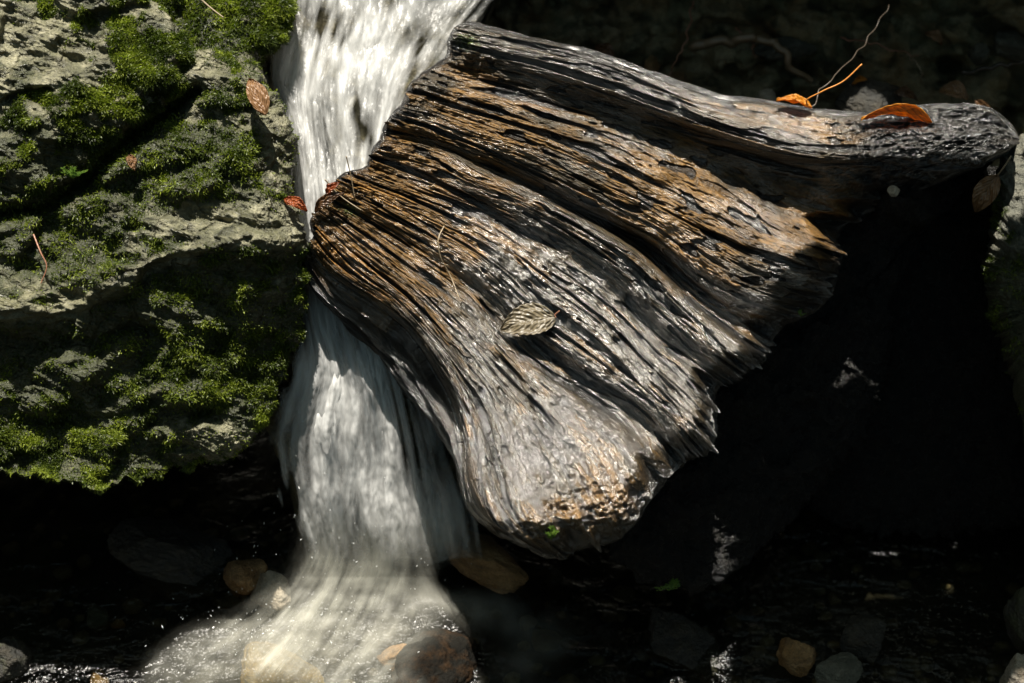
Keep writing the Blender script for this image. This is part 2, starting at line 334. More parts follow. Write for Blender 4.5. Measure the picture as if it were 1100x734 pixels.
# ------------------------------------------------------------------ a solid from its outline and a depth function
def outline_R(poly, c, th):
    poly = np.asarray(poly, float) - c; q = np.roll(poly, -1, 0); dx = np.stack([np.cos(th), np.sin(th)], -1); R = np.zeros(len(th))
    for a, b in zip(poly, q):
        e = b - a; den = dx[:, 0]*e[1] - dx[:, 1]*e[0]
        with np.errstate(all='ignore'):
            t = (a[0]*e[1] - a[1]*e[0])/den; s = (a[0]*dx[:, 1] - a[1]*dx[:, 0])/den
        ok = (s >= -1e-6) & (s <= 1 + 1e-6) & (t > 0); R = np.where(ok, np.maximum(R, t), R)
    return R
def outline_solid(name, poly, c, dfront, dback, mat, N=420, p=3.5, amp=.006, fscale=22., seed=0, parent=None, edge=-.06, jag=5., mossf=None, dirt_shade_f=None, strata=0., sdir=(.3, .9), Nb=90, extra=None, fine=1.):
    ef = edge if callable(edge) else (lambda px: edge)
    def sheet(N, front):
        s = np.linspace(-1, 1, N); a, b = np.meshgrid(s, s, indexing='ij')
        X = a*np.sqrt(1 - b*b/2); Y = b*np.sqrt(1 - a*a/2); r = np.minimum(np.hypot(X, Y), 1); th = np.arctan2(Y, X)
        tt = np.linspace(-np.pi, np.pi, 2881); RR = outline_R(poly, c, tt)
        k = np.ones(9)/9; RR = np.convolve(np.concatenate([RR[-5:-1], RR, RR[1:5]]), k, 'valid')
        RR = RR + jag*(n2(np.cos(tt)*14, np.sin(tt)*14, seed + 3) + .6*n2(np.cos(tt)*36, np.sin(tt)*36, seed + 4))
        g = np.sin(r*np.pi/2)**(.9); R = np.interp(th, tt, RR)*g
        px = c[0] + R*np.cos(th); py = c[1] + R*np.sin(th); e = np.clip(1 - g**p, 0, 1)**(1/p)
        eg = ef(px)
        if front:
            df = dfront(px, py); d = eg + (df - eg)*e
        else: d = eg + (dback - eg)*e
        V = P(px, py, d)
        m = mossf(px, py)*np.ones_like(px) if mossf else np.zeros_like(px)
        q = V*fscale
        disp = amp*(fbm3(q, 7, seed, .62) + .7*(.5 - np.abs(n3(q*.8, seed + 9))*2)*1.)
        if fine: disp = disp + fine*(.0030*(.3 - np.abs(n3(V @ ANI*70, seed + 11))*1.6) + .0018*(.3 - np.abs(n3(V @ ANI*150, seed + 12))*1.6) + .0008*n3(V*300, seed + 13))
        if strata:
            sc = (V @ UPV)*sdir[1] + (V @ RGT)*sdir[0]; sc = sc*60 + 1.6*n3(V*14, seed + 5)
            disp = disp + strata*(np.abs((sc % 1) - .5)*2)**2*(.5 + n3(V*20, seed + 6))
        if extra is not None: disp = disp + extra(px, py, V)
        Nn = grid_normals(V) if front else -TOW*np.ones_like(V)
        win = sst(0, .05, 1 - r) if not front else 1.
        dirn = TOW*.75 + Nn*.25 if front else Nn
        V = V + dirn*(disp*e if front else disp*e)[..., None]
        dt = dirt_shade_f(px, py)*np.ones_like(px) if dirt_shade_f else np.zeros_like(px)
        return V, m, dt, px, py
    Vf, m, dt, px, py = sheet(N, True); Vb, mb, dtb, _, _ = sheet(Nb, False)
    o = mk(name, np.concatenate([Vf.reshape(-1, 3), Vb.reshape(-1, 3)]), np.concatenate([gridF(N, N), gridF(Nb, Nb, N*N)[:, ::-1]]), mat, parent,
           attrs={'moss': np.concatenate([m.ravel(), mb.ravel()]), 'dirt': np.concatenate([dt.ravel(), dtb.ravel()])})
    return o, Vf, grid_normals(Vf), m, px, py

def interp_line(pts):
    pts = np.asarray(pts, float); return lambda x: np.interp(x, pts[:, 0], pts[:, 1])
def mossn(px, py, seed, sc=26.): return fbm2(px/sc, py/sc, 4, seed)

def seg_dist(px, py, x0, y0, x1, y1):
    t = np.clip(((px - x0)*(x1 - x0) + (py - y0)*(y1 - y0))/((x1 - x0)**2 + (y1 - y0)**2), 0, 1); return np.hypot(px - x0 - t*(x1 - x0), py - y0 - t*(y1 - y0))
def facets(px, py, seeds_seed, n, box, grad=.22, off=.006, soft=3.5):
    rg = np.random.default_rng(seeds_seed); sx = rg.uniform(box[0], box[2], n); sy = rg.uniform(box[1], box[3], n); gx_, gy_ = rg.normal(0, grad*.7, n), rg.normal(0, grad, n); of = rg.normal(0, off, n)
    wx = px + 9*n2(px/30, py/30, 90) + .5*(py - 200); wy = 1.5*py
    sx = sx + .5*(sy - 200); sy2 = sy*1.5
    D_ = np.stack([np.hypot(wx - a, wy - b) for a, b in zip(sx, sy2)]); m = D_.min(0); w = np.exp(-(D_ - m)/soft); w /= w.sum(0)
    h = np.stack([of[i] + np.clip(gx_[i]*(px - (sx[i] - .5*(sy[i] - 200)))/1000 + gy_[i]*(py - sy[i])/1000, -.02, .02) for i in range(n)])
    return (w*h).sum(0)
# main boulder: lit shelf above a pale ledge, overhanging dark face below
ledge = interp_line([(-300, 330), (0, 331), (60, 338), (85, 330), (120, 305), (180, 276), (240, 262), (330, 250)])
def dL(px, py):
    yl = ledge(px); a = (yl - py)/1000; b = -a
    up = .045 - .11*a - .14*np.maximum(a - .12, 0); low = .045 - .40*b + .34*np.maximum(b - .12, 0)
    d = np.minimum(up, low)
    d = d - .5*np.maximum((px - 262)/1000, 0) - .03*(px - 150)/1000
    # second rocky step near (170..320, 230..255)
    s = np.clip((236 + .12*(px - 170) - py)/6, -1, 1)*.5 + .5
    d = d - .012*s*sst(140, 210, px)*sst(90, 0, yl - py - 20)
    d = d + .006*np.exp(-((py - yl + 2)/5)**2)*(.5 + n2(px/18, py/9, 6))
    cv = np.min([seg_dist(px, py, *q) for q in ((212, 98, 158, 134), (158, 134, 120, 166), (120, 166, 88, 200), (88, 200, 50, 224), (50, 224, -60, 236))], axis=0)
    d = d - .05*np.exp(-(cv/8)**2)
    d = d + facets(px, py, 3, 46, (-60, 60, 330, 520))
    return d + .008*n2(px/60, py/34, 4) - .007*np.abs(n2((px + py)/44, (py - .3*px)/20, 5)) + .006*np.abs(n2((px - py)/70, (py + .4*px)/36, 7))
def mossL(px, py):
    yl = ledge(px); n = mossn(px, py, 2)
    m = .30 + .7*n + .55*sst(30, 60, yl - py)*sst(300, 180, px)
    m = m + .55*gauss(px, py, 100, 290, 60, 22, -.3) + 1.2*gauss(px, py, 220, 395, 60, 45) + .5*gauss(px, py, 235, 270, 50, 12) + .8*gauss(px, py, 215, 165, 70, 45)
    m = m + .5*gauss(px, py, 60, 470, 160, 30) + .35*gauss(px, py, 200, 300, 60, 25)
    m = m - 1.1*np.exp(-((py - yl - 1)/7)**2)*(.6 + .4*sst(210, 130, px)) - 1.0*gauss(px, py, 240, 238, 90, 20, .05) - .8*gauss(px, py, 230, 470, 80, 26)
    m = m - .9*gauss(px, py, 215, 82, 22, 28) - .7*gauss(px, py, 205, 125, 35, 14) - 1.2*gauss(px, py, 300, 135, 22, 60)
    return np.clip(m, 0, 1)
def dirt_shadeL(px, py):
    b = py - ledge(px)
    return np.clip(sst(2, 20, b)*(.80 + .3*mossn(px, py, 8, 40)) + sst(5, 30, -b)*.50 - .45*gauss(px, py, 235, 475, 80, 26) - .3*gauss(px, py, 290, 300, 30, 50) - .9*gauss(px, py, 235, 240, 90, 16, .05) - .9*np.exp(-((b + 1)/6)**2) - .7*gauss(px, py, 215, 85, 25, 30) - .5*gauss(px, py, 205, 122, 40, 14) - .3*gauss(px, py, 300, 140, 20, 60), 0, .95)  # dirt, with painted shade darkening the face below the ledge
polyL = [(-320, 60), (-100, 40), (100, 45), (190, 45), (245, 62), (285, 88), (302, 108), (312, 130), (326, 150), (318, 172), (313, 200), (318, 225), (330, 248), (327, 290), (328, 330), (322, 362), (310, 386), (298, 412), (292, 440), (276, 462), (262, 488), (200, 500), (150, 512), (100, 522), (55, 512), (0, 505), (-320, 500)]
boulder, VL, NL, mL, pxL, pyL = outline_solid('boulder', polyL, (60, 290), dL, -.42, M_ROCK, N=760, p=5, amp=.0055, fscale=26, seed=1, edge=lambda px: -.05 + .085*sst(200, 100, px), jag=7, mossf=mossL, dirt_shade_f=dirt_shadeL, strata=.004)
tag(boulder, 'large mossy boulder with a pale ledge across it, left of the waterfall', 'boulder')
moss_mesh(boulder, VL, NL, (.04*dirt_shadeL(pxL, pyL) + np.clip(mL - .30, 0, 1)**.8*(.25 + np.clip(.5 + 1.2*n3(VL*60, 5), 0, 1)))*sst(-30, 0, pxL), 170000, seed=1)

# upper block
def dU(px, py):
    e = (py - (150 - .55*px*0))/1000
    d = .060 + .26*(py - 120)/1000 - .35*np.maximum((py - 130)/1000, 0) - .22*np.maximum((px - 130)/1000, 0)
    return d + facets(px, py, 8, 26, (-60, -60, 220, 230)) + .008*n2(px/55, py/40, 14) + .006*np.abs(n2((px + py)/50, (py - .4*px)/22, 15))
def mossU(px, py):
    m = .25 + .95*mossn(px, py, 21) + .9*gauss(px, py, 150, 70, 60, 35, -.3) + .4*gauss(px, py, 100, 110, 60, 25) - .9*gauss(px, py, 60, 55, 70, 26, .4) - .6*gauss(px, py, 60, 90, 25, 18) - .8*gauss(px, py, 170, 20, 40, 9, .5)
    m = m - .9*gauss(px, py, 0, 80, 30, 20) - .4*sst(140, 190, py)*sst(80, 0, px)
    return np.clip(m, 0, 1)
polyU = [(-320, -180), (40, -180), (110, -50), (165, 2), (197, 36), (206, 62), (200, 92), (178, 112), (150, 130), (112, 160), (80, 195), (45, 214), (0, 224), (-320, 240)]
blockU, VU, NU, mU, pxU, pyU = outline_solid('boulder', polyU, (0, 60), dU, -.3, M_ROCK, N=520, p=5, amp=.006, fscale=26, seed=6, edge=-.02, jag=4, mossf=mossU, strata=.004, dirt_shade_f=lambda px, py: np.clip(.42 + .4*sst(90, 170, py) + .4*mossn(px, py, 30) - .45*gauss(px, py, 60, 50, 80, 30, .4), 0.02, .9))
tag(blockU, 'sunlit grey boulder with patchy moss in the upper left corner, above the dark crevice', 'boulder')
moss_mesh(blockU, VU, NU, np.clip(mU - .30, 0, 1)**.8*sst(-30, 0, pxU)*sst(-30, 0, pyU), 110000, seed=2)

# top middle block, moss covered
def dT(px, py): return -.05 + .5*(py - 60)/1000 - .25*(px - 240)/1000 + .01*n2(px/40, py/30, 24)
polyT = [(120, -160), (290, -160), (306, -40), (312, 0), (309, 35), (296, 50), (276, 62), (284, 80), (292, 112), (270, 135), (200, 110), (150, 70), (100, -20)]
blockT, VT, NT_, mT, pxT, pyT = outline_solid('boulder', polyT, (215, 0), dT, -.35, M_ROCK, N=420, p=4, amp=.008, fscale=26, seed=8, edge=-.14, jag=5,
    mossf=lambda px, py: np.clip(.75 + .7*mossn(px, py, 33) - .9*gauss(px, py, 275, 95, 20, 30) + .4*sst(60, 0, py), 0, 1), dirt_shade_f=lambda px, py: .3 + 0*px)
tag(blockT, 'thickly moss-covered boulder at the top edge, touching the waterfall', 'boulder')
moss_mesh(blockT, VT, NT_, np.clip(mT - .35, 0, 1)*sst(-40, -10, pyT), 70000, seed=3, length=(.004, .010))

# ------------------------------------------------------------------ cascade rock behind the water
def d_water(px, py):
    return spl([-400, -150, 0, 100, 200, 300, 350, 400, 480, 560, 600, 620], [-.30, -.235, -.195, -.165, -.14, -.12, -.116, -.112, -.122, -.146, -.160, -.165], np.clip(np.ravel(py), -400, 620)).reshape(np.shape(py))
polyC = [(230, -180), (640, -200), (560, -60), (525, 20), (500, 120), (560, 250), (560, 400), (520, 480), (500, 560), (470, 600), (330, 605), (318, 560), (305, 500), (260, 400), (240, 200)]
castep, *_ = outline_solid('cascade_rock', polyC, (400, 230), lambda px, py: d_water(px, py) - .028 - .05*sst(430, 500, px)*sst(300, 420, py) + .012*n2(px/30, py/30, 41), -.45, m_rock('wet_olive_rock', (.14, .12, .06), (.07, .065, .035), (.22, .19, .11), .8), N=300, p=5, amp=.010, fscale=20, seed=12, edge=-.32,
    mossf=lambda px, py: np.clip(.5*mossn(px, py, 40) + .3, 0, 1)*sst(200, 80, py))
tag(castep, 'dark wet rock step behind the white waterfall', 'rock')

# ------------------------------------------------------------------ the log
NUg, NVg = 1150, 1000
SL = {  # grain lines traced from root side to broken end: v -> (px, py)
 0.00: [(326, 262), (345, 290), (395, 324), (434, 352), (464, 394), (487, 438), (498, 483), (499, 512), (512, 548), (560, 582)],
 0.09: [(331, 242), (370, 285), (430, 330), (478, 385), (510, 440), (525, 500), (548, 560), (600, 600)],
 0.19: [(338, 224), (400, 272), (470, 330), (530, 395), (580, 455), (625, 520), (660, 585)],
 0.28: [(347, 210), (430, 260), (503, 312), (560, 368), (625, 418), (680, 455), (724, 508)],
 0.40: [(362, 190), (450, 226), (530, 270), (600, 325), (660, 372), (720, 430), (772, 487)],
 0.50: [(385, 172), (450, 195), (530, 228), (608, 271), (650, 302), (690, 342), (735, 380), (785, 416)],
 0.60: [(399, 148), (440, 154), (480, 166), (510, 184), (555, 203), (620, 236), (686, 278), (736, 324), (778, 359), (826, 394)],
 0.66: [(408, 132), (470, 150), (540, 178), (620, 218), (700, 262), (770, 318), (850, 352)],
 0.76: [(428, 104), (530, 138), (640, 180), (740, 232), (830, 276), (915, 300)],
 0.87: [(466, 66), (560, 92), (650, 120), (750, 157), (840, 192), (935, 232)],
 0.93: [(480, 45), (600, 76), (700, 110), (800, 146), (900, 168), (1000, 160), (1078, 168)],
 1.00: [(494, 26), (560, 42), (640, 60), (700, 82), (760, 104), (830, 114), (880, 122), (940, 126), (1000, 117), (1062, 121), (1092, 140)]}
vk = np.array(sorted(SL)); uu = np.linspace(0, 1, NUg); vv = np.linspace(0, 1, NVg)
U, Vv = np.meshgrid(uu, vv, indexing='ij')
lines = np.stack([resample(SL[v], 160) for v in vk])                # (K,160,2)
lines = spl(vk, lines, vv)                                          # (NV,160,2)
jag = .018 + .028*fbm2(vv*9, vv*0 + .3, 4, 50) + .014*n2(vv*60, vv*0, 51)
ue = U + (1 - U)**4*np.clip(jag, -.02, .09)[None, :]
je = .045*fbm2(vv*24, vv*0 + .7, 3, 52) + .035*n2(vv*95, vv*0 + .2, 53); ue = ue - U**10*np.clip(je + .022, 0, .14)[None, :]
fi = np.clip(ue, 0, 1)*159; i0 = np.clip(fi.astype(int), 0, 158); ft = (fi - i0)[..., None]
jj = np.broadcast_to(np.arange(NVg)[None, :], U.shape)
XY = lines[jj, i0]*(1 - ft) + lines[jj, i0 + 1]*ft
over = (ue - np.clip(ue, 0, 1))[..., None]; XY = XY + over*(lines[jj, 1] - lines[jj, 0])*159
PX, PY = XY[..., 0], XY[..., 1]
kv = [0, .03, .09, .19, .255, .285, .33, .40, .46, .50, .53, .57, .60, .63, .67, .76, .82, .86, .89, .925, .96, 1]
h1 = [-8, 0, 7, 9, 5, 5, 8, 10, 8, 5, 7, 9, 7, 3, 9, 13, 12, 4, 5, 13, 12, 5]
h5 = [-16, 0, 13, 17, 10, -3, 9, 17, 12, 3, 9, 16, 13, -13, 3, 11, 4, -9, -4, 14, 15, 2]
h9 = [-30, 0, 16, 18, 12, -14, 4, 15, 8, -6, 6, 15, 10, -26, -10, 2, -8, -20, -12, 8, 9, -6]
H = np.stack([spl(kv, h, vv) for h in (h1, h1, h5, h9, h9)]); H = spl([0, .1, .5, .9, 1], H, uu)/1000
wv = Vv + .005*n2(U*5, Vv*7, 60) + .0012*n2(U*18, Vv*22, 61)
fib = (.0026*n2(wv*22, U*3.2, 62) + .0016*(.35 - np.abs(n2(wv*55, U*5.5, 63))) + .0014*n2(wv*120, U*12, 64) + .0013*(.3 - np.abs(n2(wv*210, U*22, 65))) + .0007*n2(wv*420, U*50, 66) + .0009*n2(wv*310, U*75, 77) + .0010*(.3 - np.abs(n2(wv*170, U*38, 78))) + .0016*sst(.35, .15, Vv)*(.3 - np.abs(n2(wv*330, U*16, 79))*1.5) + .0003*fbm2(PX/4.5, PY/4.5, 2, 76))
cr = sst(.26, .46, n2(wv*34, U*2.3, 67) + .3*n2(wv*90, U*7, 68)) ; cr2 = sst(.20, .34, n2(wv*(95 + 70*(Vv < 0)), U*7, 69) + .10*sst(.35, .2, Vv)*sst(.3, .6, U)); cr3 = sst(.34, .46, n2(wv*44, U*13, 59) + .2*n2(wv*120, U*50, 58))*(.55 + .45*sst(.2, .4, Vv))
lump = .0034*fbm2(PX/30, PY/30, 2, 70) + .0004*fbm2(PX/6, PY/6, 3, 71)
endrot = gauss(PX, PY, 630, 555, 75, 42, -.2)                        # rotten knuckle at the lower end
bump = sst(840, 960, PX)*sst(.84, .9, Vv)*(.008*fbm2(PX/16, PY/9, 5, 88, .6) + .006*(.3 - np.abs(n2(PX/6, PY/4, 89)))) + endrot*(.008*fbm2(PX/22, PY/16, 4, 72) + .004*n2(PX/5, PY/5, 73))
slope = .14*(PY - 300)/1000 + .52*.028*np.logaddexp(0, (PY - 345)/28) - .02
curl = -.9*np.maximum(PY - 560, 0)/1000*1.2
tail = -.10*sst(.72, 1., U)*sst(.55, .8, Vv)*sst(1.02, .90, Vv*.0 + .95)
dd = .0 + slope + curl + H*1.6 + fib*(1 - .6*endrot) - .0085*cr*(1 - endrot) - .0030*cr2*(1 - endrot) - .0045*cr3 + .004*sst(.16, .02, U)*fbm2(PX/14, PY/12, 4, 57) + lump + bump - .03*sst(.92, 1, U)*(Vv < .9) + .045*sst(700, 880, PX)*sst(1.0, .9, Vv) + .025*sst(850, 950, PX)*sst(.88, .93, Vv)
dd = dd - .35*np.maximum(60 - np.hypot(PX - 1092, (PY - 150)), 0)/1000
LOGV = P(PX, PY, dd)
tan = .95*gauss(PX, PY, 420, 225, 130, 80, .6) + .6*gauss(PX, PY, 760, 220, 170, 60, .5) + .45*gauss(PX, PY, 540, 130, 110, 45, .4) + .35*gauss(PX, PY, 900, 250, 50, 60) + .25*gauss(PX, PY, 520, 480, 30, 60) + .5*endrot
gold = .12 + .6*gauss(PX, PY, 380, 285, 80, 30, .7) + .3*gauss(PX, PY, 470, 240, 100, 40, .6) + .42*gauss(PX, PY, 400, 200, 50, 30, .5) + .35*gauss(PX, PY, 740, 290, 90, 30, .6) + .4*gauss(PX, PY, 640, 190, 120, 30, .45) + .4*gauss(PX, PY, 910, 265, 22, 50) + .4*gauss(PX, PY, 508, 470, 12, 40) + .28*gauss(PX, PY, 620, 460, 30, 25) + .2*gauss(PX, PY, 830, 110, 60, 20)
char_shade = np.clip(sst(.93, 1, U)*(Vv < .9)*.9 + .9*sst(870, 960, PX)*(Vv > .6)*sst(.0, .6, Vv) - .9*gauss(PX, PY, 910, 265, 25, 45), 0, 1)
char_shade = np.clip(char_shade + .5*sst(.55, .9, U)*sst(.60, .66, Vv)*sst(.94, .86, Vv)*(.5 + n2(wv*30, U*5, 75)), 0, .95)
green = .55*gauss(PX, PY, 375, 225, 24, 14, .5) + .6*gauss(PX, PY, 500, 45, 20, 14, .3) + .25*gauss(PX, PY, 560, 60, 50, 12, .3)
wetA = .62*gauss(PX, PY, 620, 500, 110, 90, .5) + .9*gauss(PX, PY, 720, 410, 110, 45, .75) + .6*gauss(PX, PY, 600, 310, 130, 50, .6) + .5*gauss(PX, PY, 700, 95, 220, 16, .25) + .7*gauss(PX, PY, 1000, 130, 80, 20) + .3*gauss(PX, PY, 790, 350, 50, 40)
crackA = np.clip(cr*.85*(1 - endrot) + cr2*.5 + cr3*.9, 0, 1)
# skirt: rolls round the edge and closes behind, so the log is a solid
bi = np.concatenate([np.arange(NUg)*NVg, (NUg - 1)*NVg + np.arange(1, NVg), np.arange(NUg - 2, -1, -1)*NVg + NVg - 1, np.arange(NVg - 2, 0, -1)])
bx, by, bd = PX.ravel()[bi], PY.ravel()[bi], dd.ravel()[bi]; nb = len(bi)
sideid = np.concatenate([np.zeros(NUg), np.ones(NVg - 1), np.full(NUg - 1, 2), np.full(nb - 2*NUg - NVg + 2, 3)])
tx = np.roll(bx, -6) - np.roll(bx, 6); ty = np.roll(by, -6) - np.roll(by, 6); tl = np.hypot(tx, ty) + 1e-6
ox, oy = -ty/tl, tx/tl
cxm, cym = 620, 300
k = np.ones(61)/61
def sm(a): return np.convolve(np.concatenate([a[-30:], a, a[:30]]), k, 'valid')
ox, oy = sm(ox), sm(oy); flip = np.sign(np.sum(ox*(bx - cxm) + oy*(by - cym))); ox *= flip; oy *= flip
ub = U.ravel()[bi]
O = np.where(sideid == 0, 6 + 34*np.sin(np.clip(ub*1.35, 0, 1)*np.pi)**.8, np.where(sideid == 1, 5, 3)); O = sm(O)
TH = np.where(sideid == 0, .035 + .14*sst(.45, 1, ub), np.where(sideid == 1, .14, np.where(sideid == 2, .07, .03 + .04*sst(250, 60, by)))); TH = sm(TH)*(1 - .35*sst(800, 1050, bx))
rings = []; RN = 46; sbx, sby, sbd = sm(bx), sm(by), sm(sm(bd))
for i in range(1, RN + 1):
    t = i/RN; a = t*math.pi/2*1.15
    o_ = O*math.sin(min(a*1.25, math.pi/2)) ; dp = TH*(1 - math.cos(a))*.8 + TH*t*.5
    nz = .0040*n2(np.arange(nb)/150., np.full(nb, t*9), 80) + .0022*n2(np.arange(nb)/60., np.full(nb, t*30), 81)
    nz *= sst(0, .15, t)
    w = sst(0, .25, t); rings.append(((bx*(1 - w) + sbx*w) + ox*(o_ + nz*900), (by*(1 - w) + sby*w) + oy*(o_ + nz*900), bd*(1 - w) + sbd*w - dp + nz))
for s_ in (.93, .8, .6, .35, .12): rings.append((cxm + (rings[RN-1][0] - cxm)*s_, cym + (rings[RN-1][1] - cym)*s_, rings[RN-1][2] - .02 - .02*(1 - s_)))
RV = np.stack([P(*r) for r in rings]); nr = len(rings)
idx = np.concatenate([bi[None, :], NUg*NVg + np.arange(nr*nb).reshape(nr, nb)])
i2 = np.roll(idx, -1, 1)
FS = np.stack([idx[:-1], i2[:-1], i2[1:], idx[1:]], -1).reshape(-1, 4)
cap = idx[-1][None, ::-1]
uvl = np.stack([ue*.55, Vv*.33], -1).reshape(-1, 2)
uvr = np.stack([np.tile(ue.ravel()[bi]*.55, nr), np.tile(Vv.ravel()[bi]*.33, nr) + np.repeat(np.arange(nr)*.0022, nb)], -1)
def ext(a, val=None): a = a.ravel(); r = np.tile(a[bi], nr) if val is None else val; return np.concatenate([a, r])
ring_char_shade = np.concatenate([np.clip(.35 + .6*sst(0, .5, (i + 1)/RN) + .3*(sideid == 1), 0, .95) for i in range(nr)])  # belly rings blackened to paint its shade; broken end extra black wood
logroot = empty('fallen_log', P(620, 330, -.1), label='broad weathered broken log, wet and grooved, lying across the waterfall', cat='log')
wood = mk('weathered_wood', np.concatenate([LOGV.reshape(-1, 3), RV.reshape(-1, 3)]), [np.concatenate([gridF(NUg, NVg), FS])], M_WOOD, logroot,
    uv=np.concatenate([uvl, uvr]), attrs={'tan': ext(tan), 'gold': ext(gold), 'char_shade': ext(char_shade, ring_char_shade), 'green': ext(green), 'crack': ext(crackA), 'wet': ext(wetA)})
# black soaked heart of the log
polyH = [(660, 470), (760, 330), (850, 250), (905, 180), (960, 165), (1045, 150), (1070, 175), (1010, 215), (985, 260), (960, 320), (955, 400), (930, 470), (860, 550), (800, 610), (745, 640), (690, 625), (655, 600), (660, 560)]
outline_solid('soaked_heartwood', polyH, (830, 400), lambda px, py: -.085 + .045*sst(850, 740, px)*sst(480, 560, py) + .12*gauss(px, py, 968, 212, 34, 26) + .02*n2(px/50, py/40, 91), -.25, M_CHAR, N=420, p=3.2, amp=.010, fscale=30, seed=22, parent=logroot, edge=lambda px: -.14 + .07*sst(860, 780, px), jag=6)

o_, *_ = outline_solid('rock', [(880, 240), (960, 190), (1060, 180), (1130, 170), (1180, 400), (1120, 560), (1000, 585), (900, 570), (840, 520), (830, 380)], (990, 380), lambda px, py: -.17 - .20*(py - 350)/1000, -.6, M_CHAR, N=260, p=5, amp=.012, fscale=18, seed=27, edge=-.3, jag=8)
tag(o_, 'added black rock filling the shaded hollow under the right end of the log', 'rock')  # mass added in the black hollow to keep sun off the pool

# ------------------------------------------------------------------ water
def sheet_mesh(lines, us, nu, nv, name_uv=(1, 1)):
    L = np.stack([resample(l, nu) for l in lines]); k_ = np.linspace(0, 1, len(lines)); G = spl(k_, L, np.linspace(0, 1, nv)); return np.transpose(G, (1, 0, 2))
def foam_obj(layers, mat, name='waterfall', **kw):
    Vs, Fs, UVs, Ds, off = [], [], [], [], 0
    for V, uv, dens in layers:
        nu, nv = V.shape[:2]; Vs.append(V.reshape(-1, 3)); Fs.append(gridF(nu, nv, off)); UVs.append(uv.reshape(-1, 2)); Ds.append(dens.ravel()); off += nu*nv
    return mk(name, np.concatenate(Vs), np.concatenate(Fs), mat, uv=np.concatenate(UVs), attrs={'dens': np.concatenate(Ds)}, **kw)
M_FOAM = [m_foam('white_water', (.90, .90, .88), 2.4, s) for s in (0,)]
M_FOAMY = [m_foam('white_water_low', (.68, .67, .58), 1.7, s, 4., 26., .4, .35) for s in (2,)]
upper = [[(300, -160), (300, -60), (287, 40), (283, 80), (300, 120), (308, 170), (300, 230), (312, 300), (320, 360), (300, 420), (286, 470), (300, 540), (318, 590), (322, 612)],
         [(345, -160), (345, -60), (325, 40), (318, 90), (325, 150), (330, 210), (328, 270), (335, 330), (348, 400), (335, 470), (340, 540), (352, 590), (356, 612)],
         [(400, -160), (385, -60), (365, 20), (350, 90), (352, 150), (358, 220), (355, 280), (362, 340), (378, 400), (385, 470), (385, 540), (392, 590), (396, 612)],
         [(470, -160), (440, -60), (420, 10), (395, 80), (388, 150), (385, 220), (385, 290), (395, 350), (412, 410), (425, 480), (430, 540), (438, 590), (440, 612)],
         [(560, -160), (530, -70), (500, -10), (450, 60), (425, 130), (415, 200), (415, 280), (428, 350), (446, 420), (462, 480), (475, 530), (485, 575), (490, 600)],
         [(640, -160), (600, -80), (545, -10), (500, 45), (465, 110), (450, 190), (450, 270), (462, 350), (484, 420), (505, 480), (520, 530), (530, 575), (534, 600)]]
nu_, nv_ = 420, 300
GL = sheet_mesh(upper, None, nu_, nv_)
ux, uy = GL[..., 0], GL[..., 1]; uu2, vv2 = np.meshgrid(np.linspace(0, 1, nu_), np.linspace(0, 1, nv_), indexing='ij')
def dens_up(px, py, v):
    d = (.95 - .38*sst(260, 140, py))*sst(0, .16, v + .05*n2(px/14, py/40, 171))*sst(1., .82, v)
    d = d - .25*gauss(px, py, 445, 30, 40, 30, .6) - .2*gauss(px, py, 340, 60, 14, 18) - .40*gauss(px, py, 385, 130, 16, 50, -.45) - .35*gauss(px, py, 350, 25, 20, 25) - .3*gauss(px, py, 440, 80, 20, 30, .5)
    d = d + .25*gauss(px, py, 310, 80, 20, 40) + .35*gauss(px, py, 345, 125, 12, 60, -.2) + .3*gauss(px, py, 405, 50, 20, 30) + .3*gauss(px, py, 490, 30, 30, 10)
    low = sst(320, 380, py)
    d = d - low*(.75*sst(398, 432, px - .12*(py - 400))*sst(540, 480, py) + .35*sst(400, 440, px)*sst(470, 520, py)) + .35*gauss(px, py, 355, 430, 30, 130)*low
    d = d - .6*gauss(px, py, 325, 500, 12, 60, .1) - .35*sst(350, 300, px)*sst(440, 520, py) + .25*gauss(px, py, 440, 560, 60, 40)
    d = d + .45*fbm2(v*14, py/60, 3, 140)*sst(330, 200, py) + .45*n2(v*26, py/200, 141)*sst(340, 420, py)
    return np.clip(d, 0, 1.1)*sst(618, 540, py)*sst(0, .02, 1 - np.abs(v*2 - 1))
layers = []
for i, (off, ds) in enumerate(((0, .76), (.012, .46), (.022, .32))):
    bul = .022*np.sin(vv2*np.pi)**.7 + .007*fbm2(ux/36, uy/60, 2, 120 + i)*sst(330, 60, uy) + .0018*fbm2(ux/9, uy/26, 3, 130 + i) + .012*n2(vv2*5 + i, uu2*4, 100 + i) + .006*n2(vv2*16, uu2*7, 103 + i) + .0010*n2(vv2*40, uu2*10, 106 + i)
    Vw = P(ux, uy, d_water(ux, uy) + off + bul - .006); layers.append((Vw, np.stack([uu2*.8, vv2*.22 + i*.7], -1), dens_up(ux, uy, vv2)*ds*(1 + .35*sst(310, 350, uy))))
wf = foam_obj(layers, M_FOAM[0], 'water'); tag(wf, kind='structure')

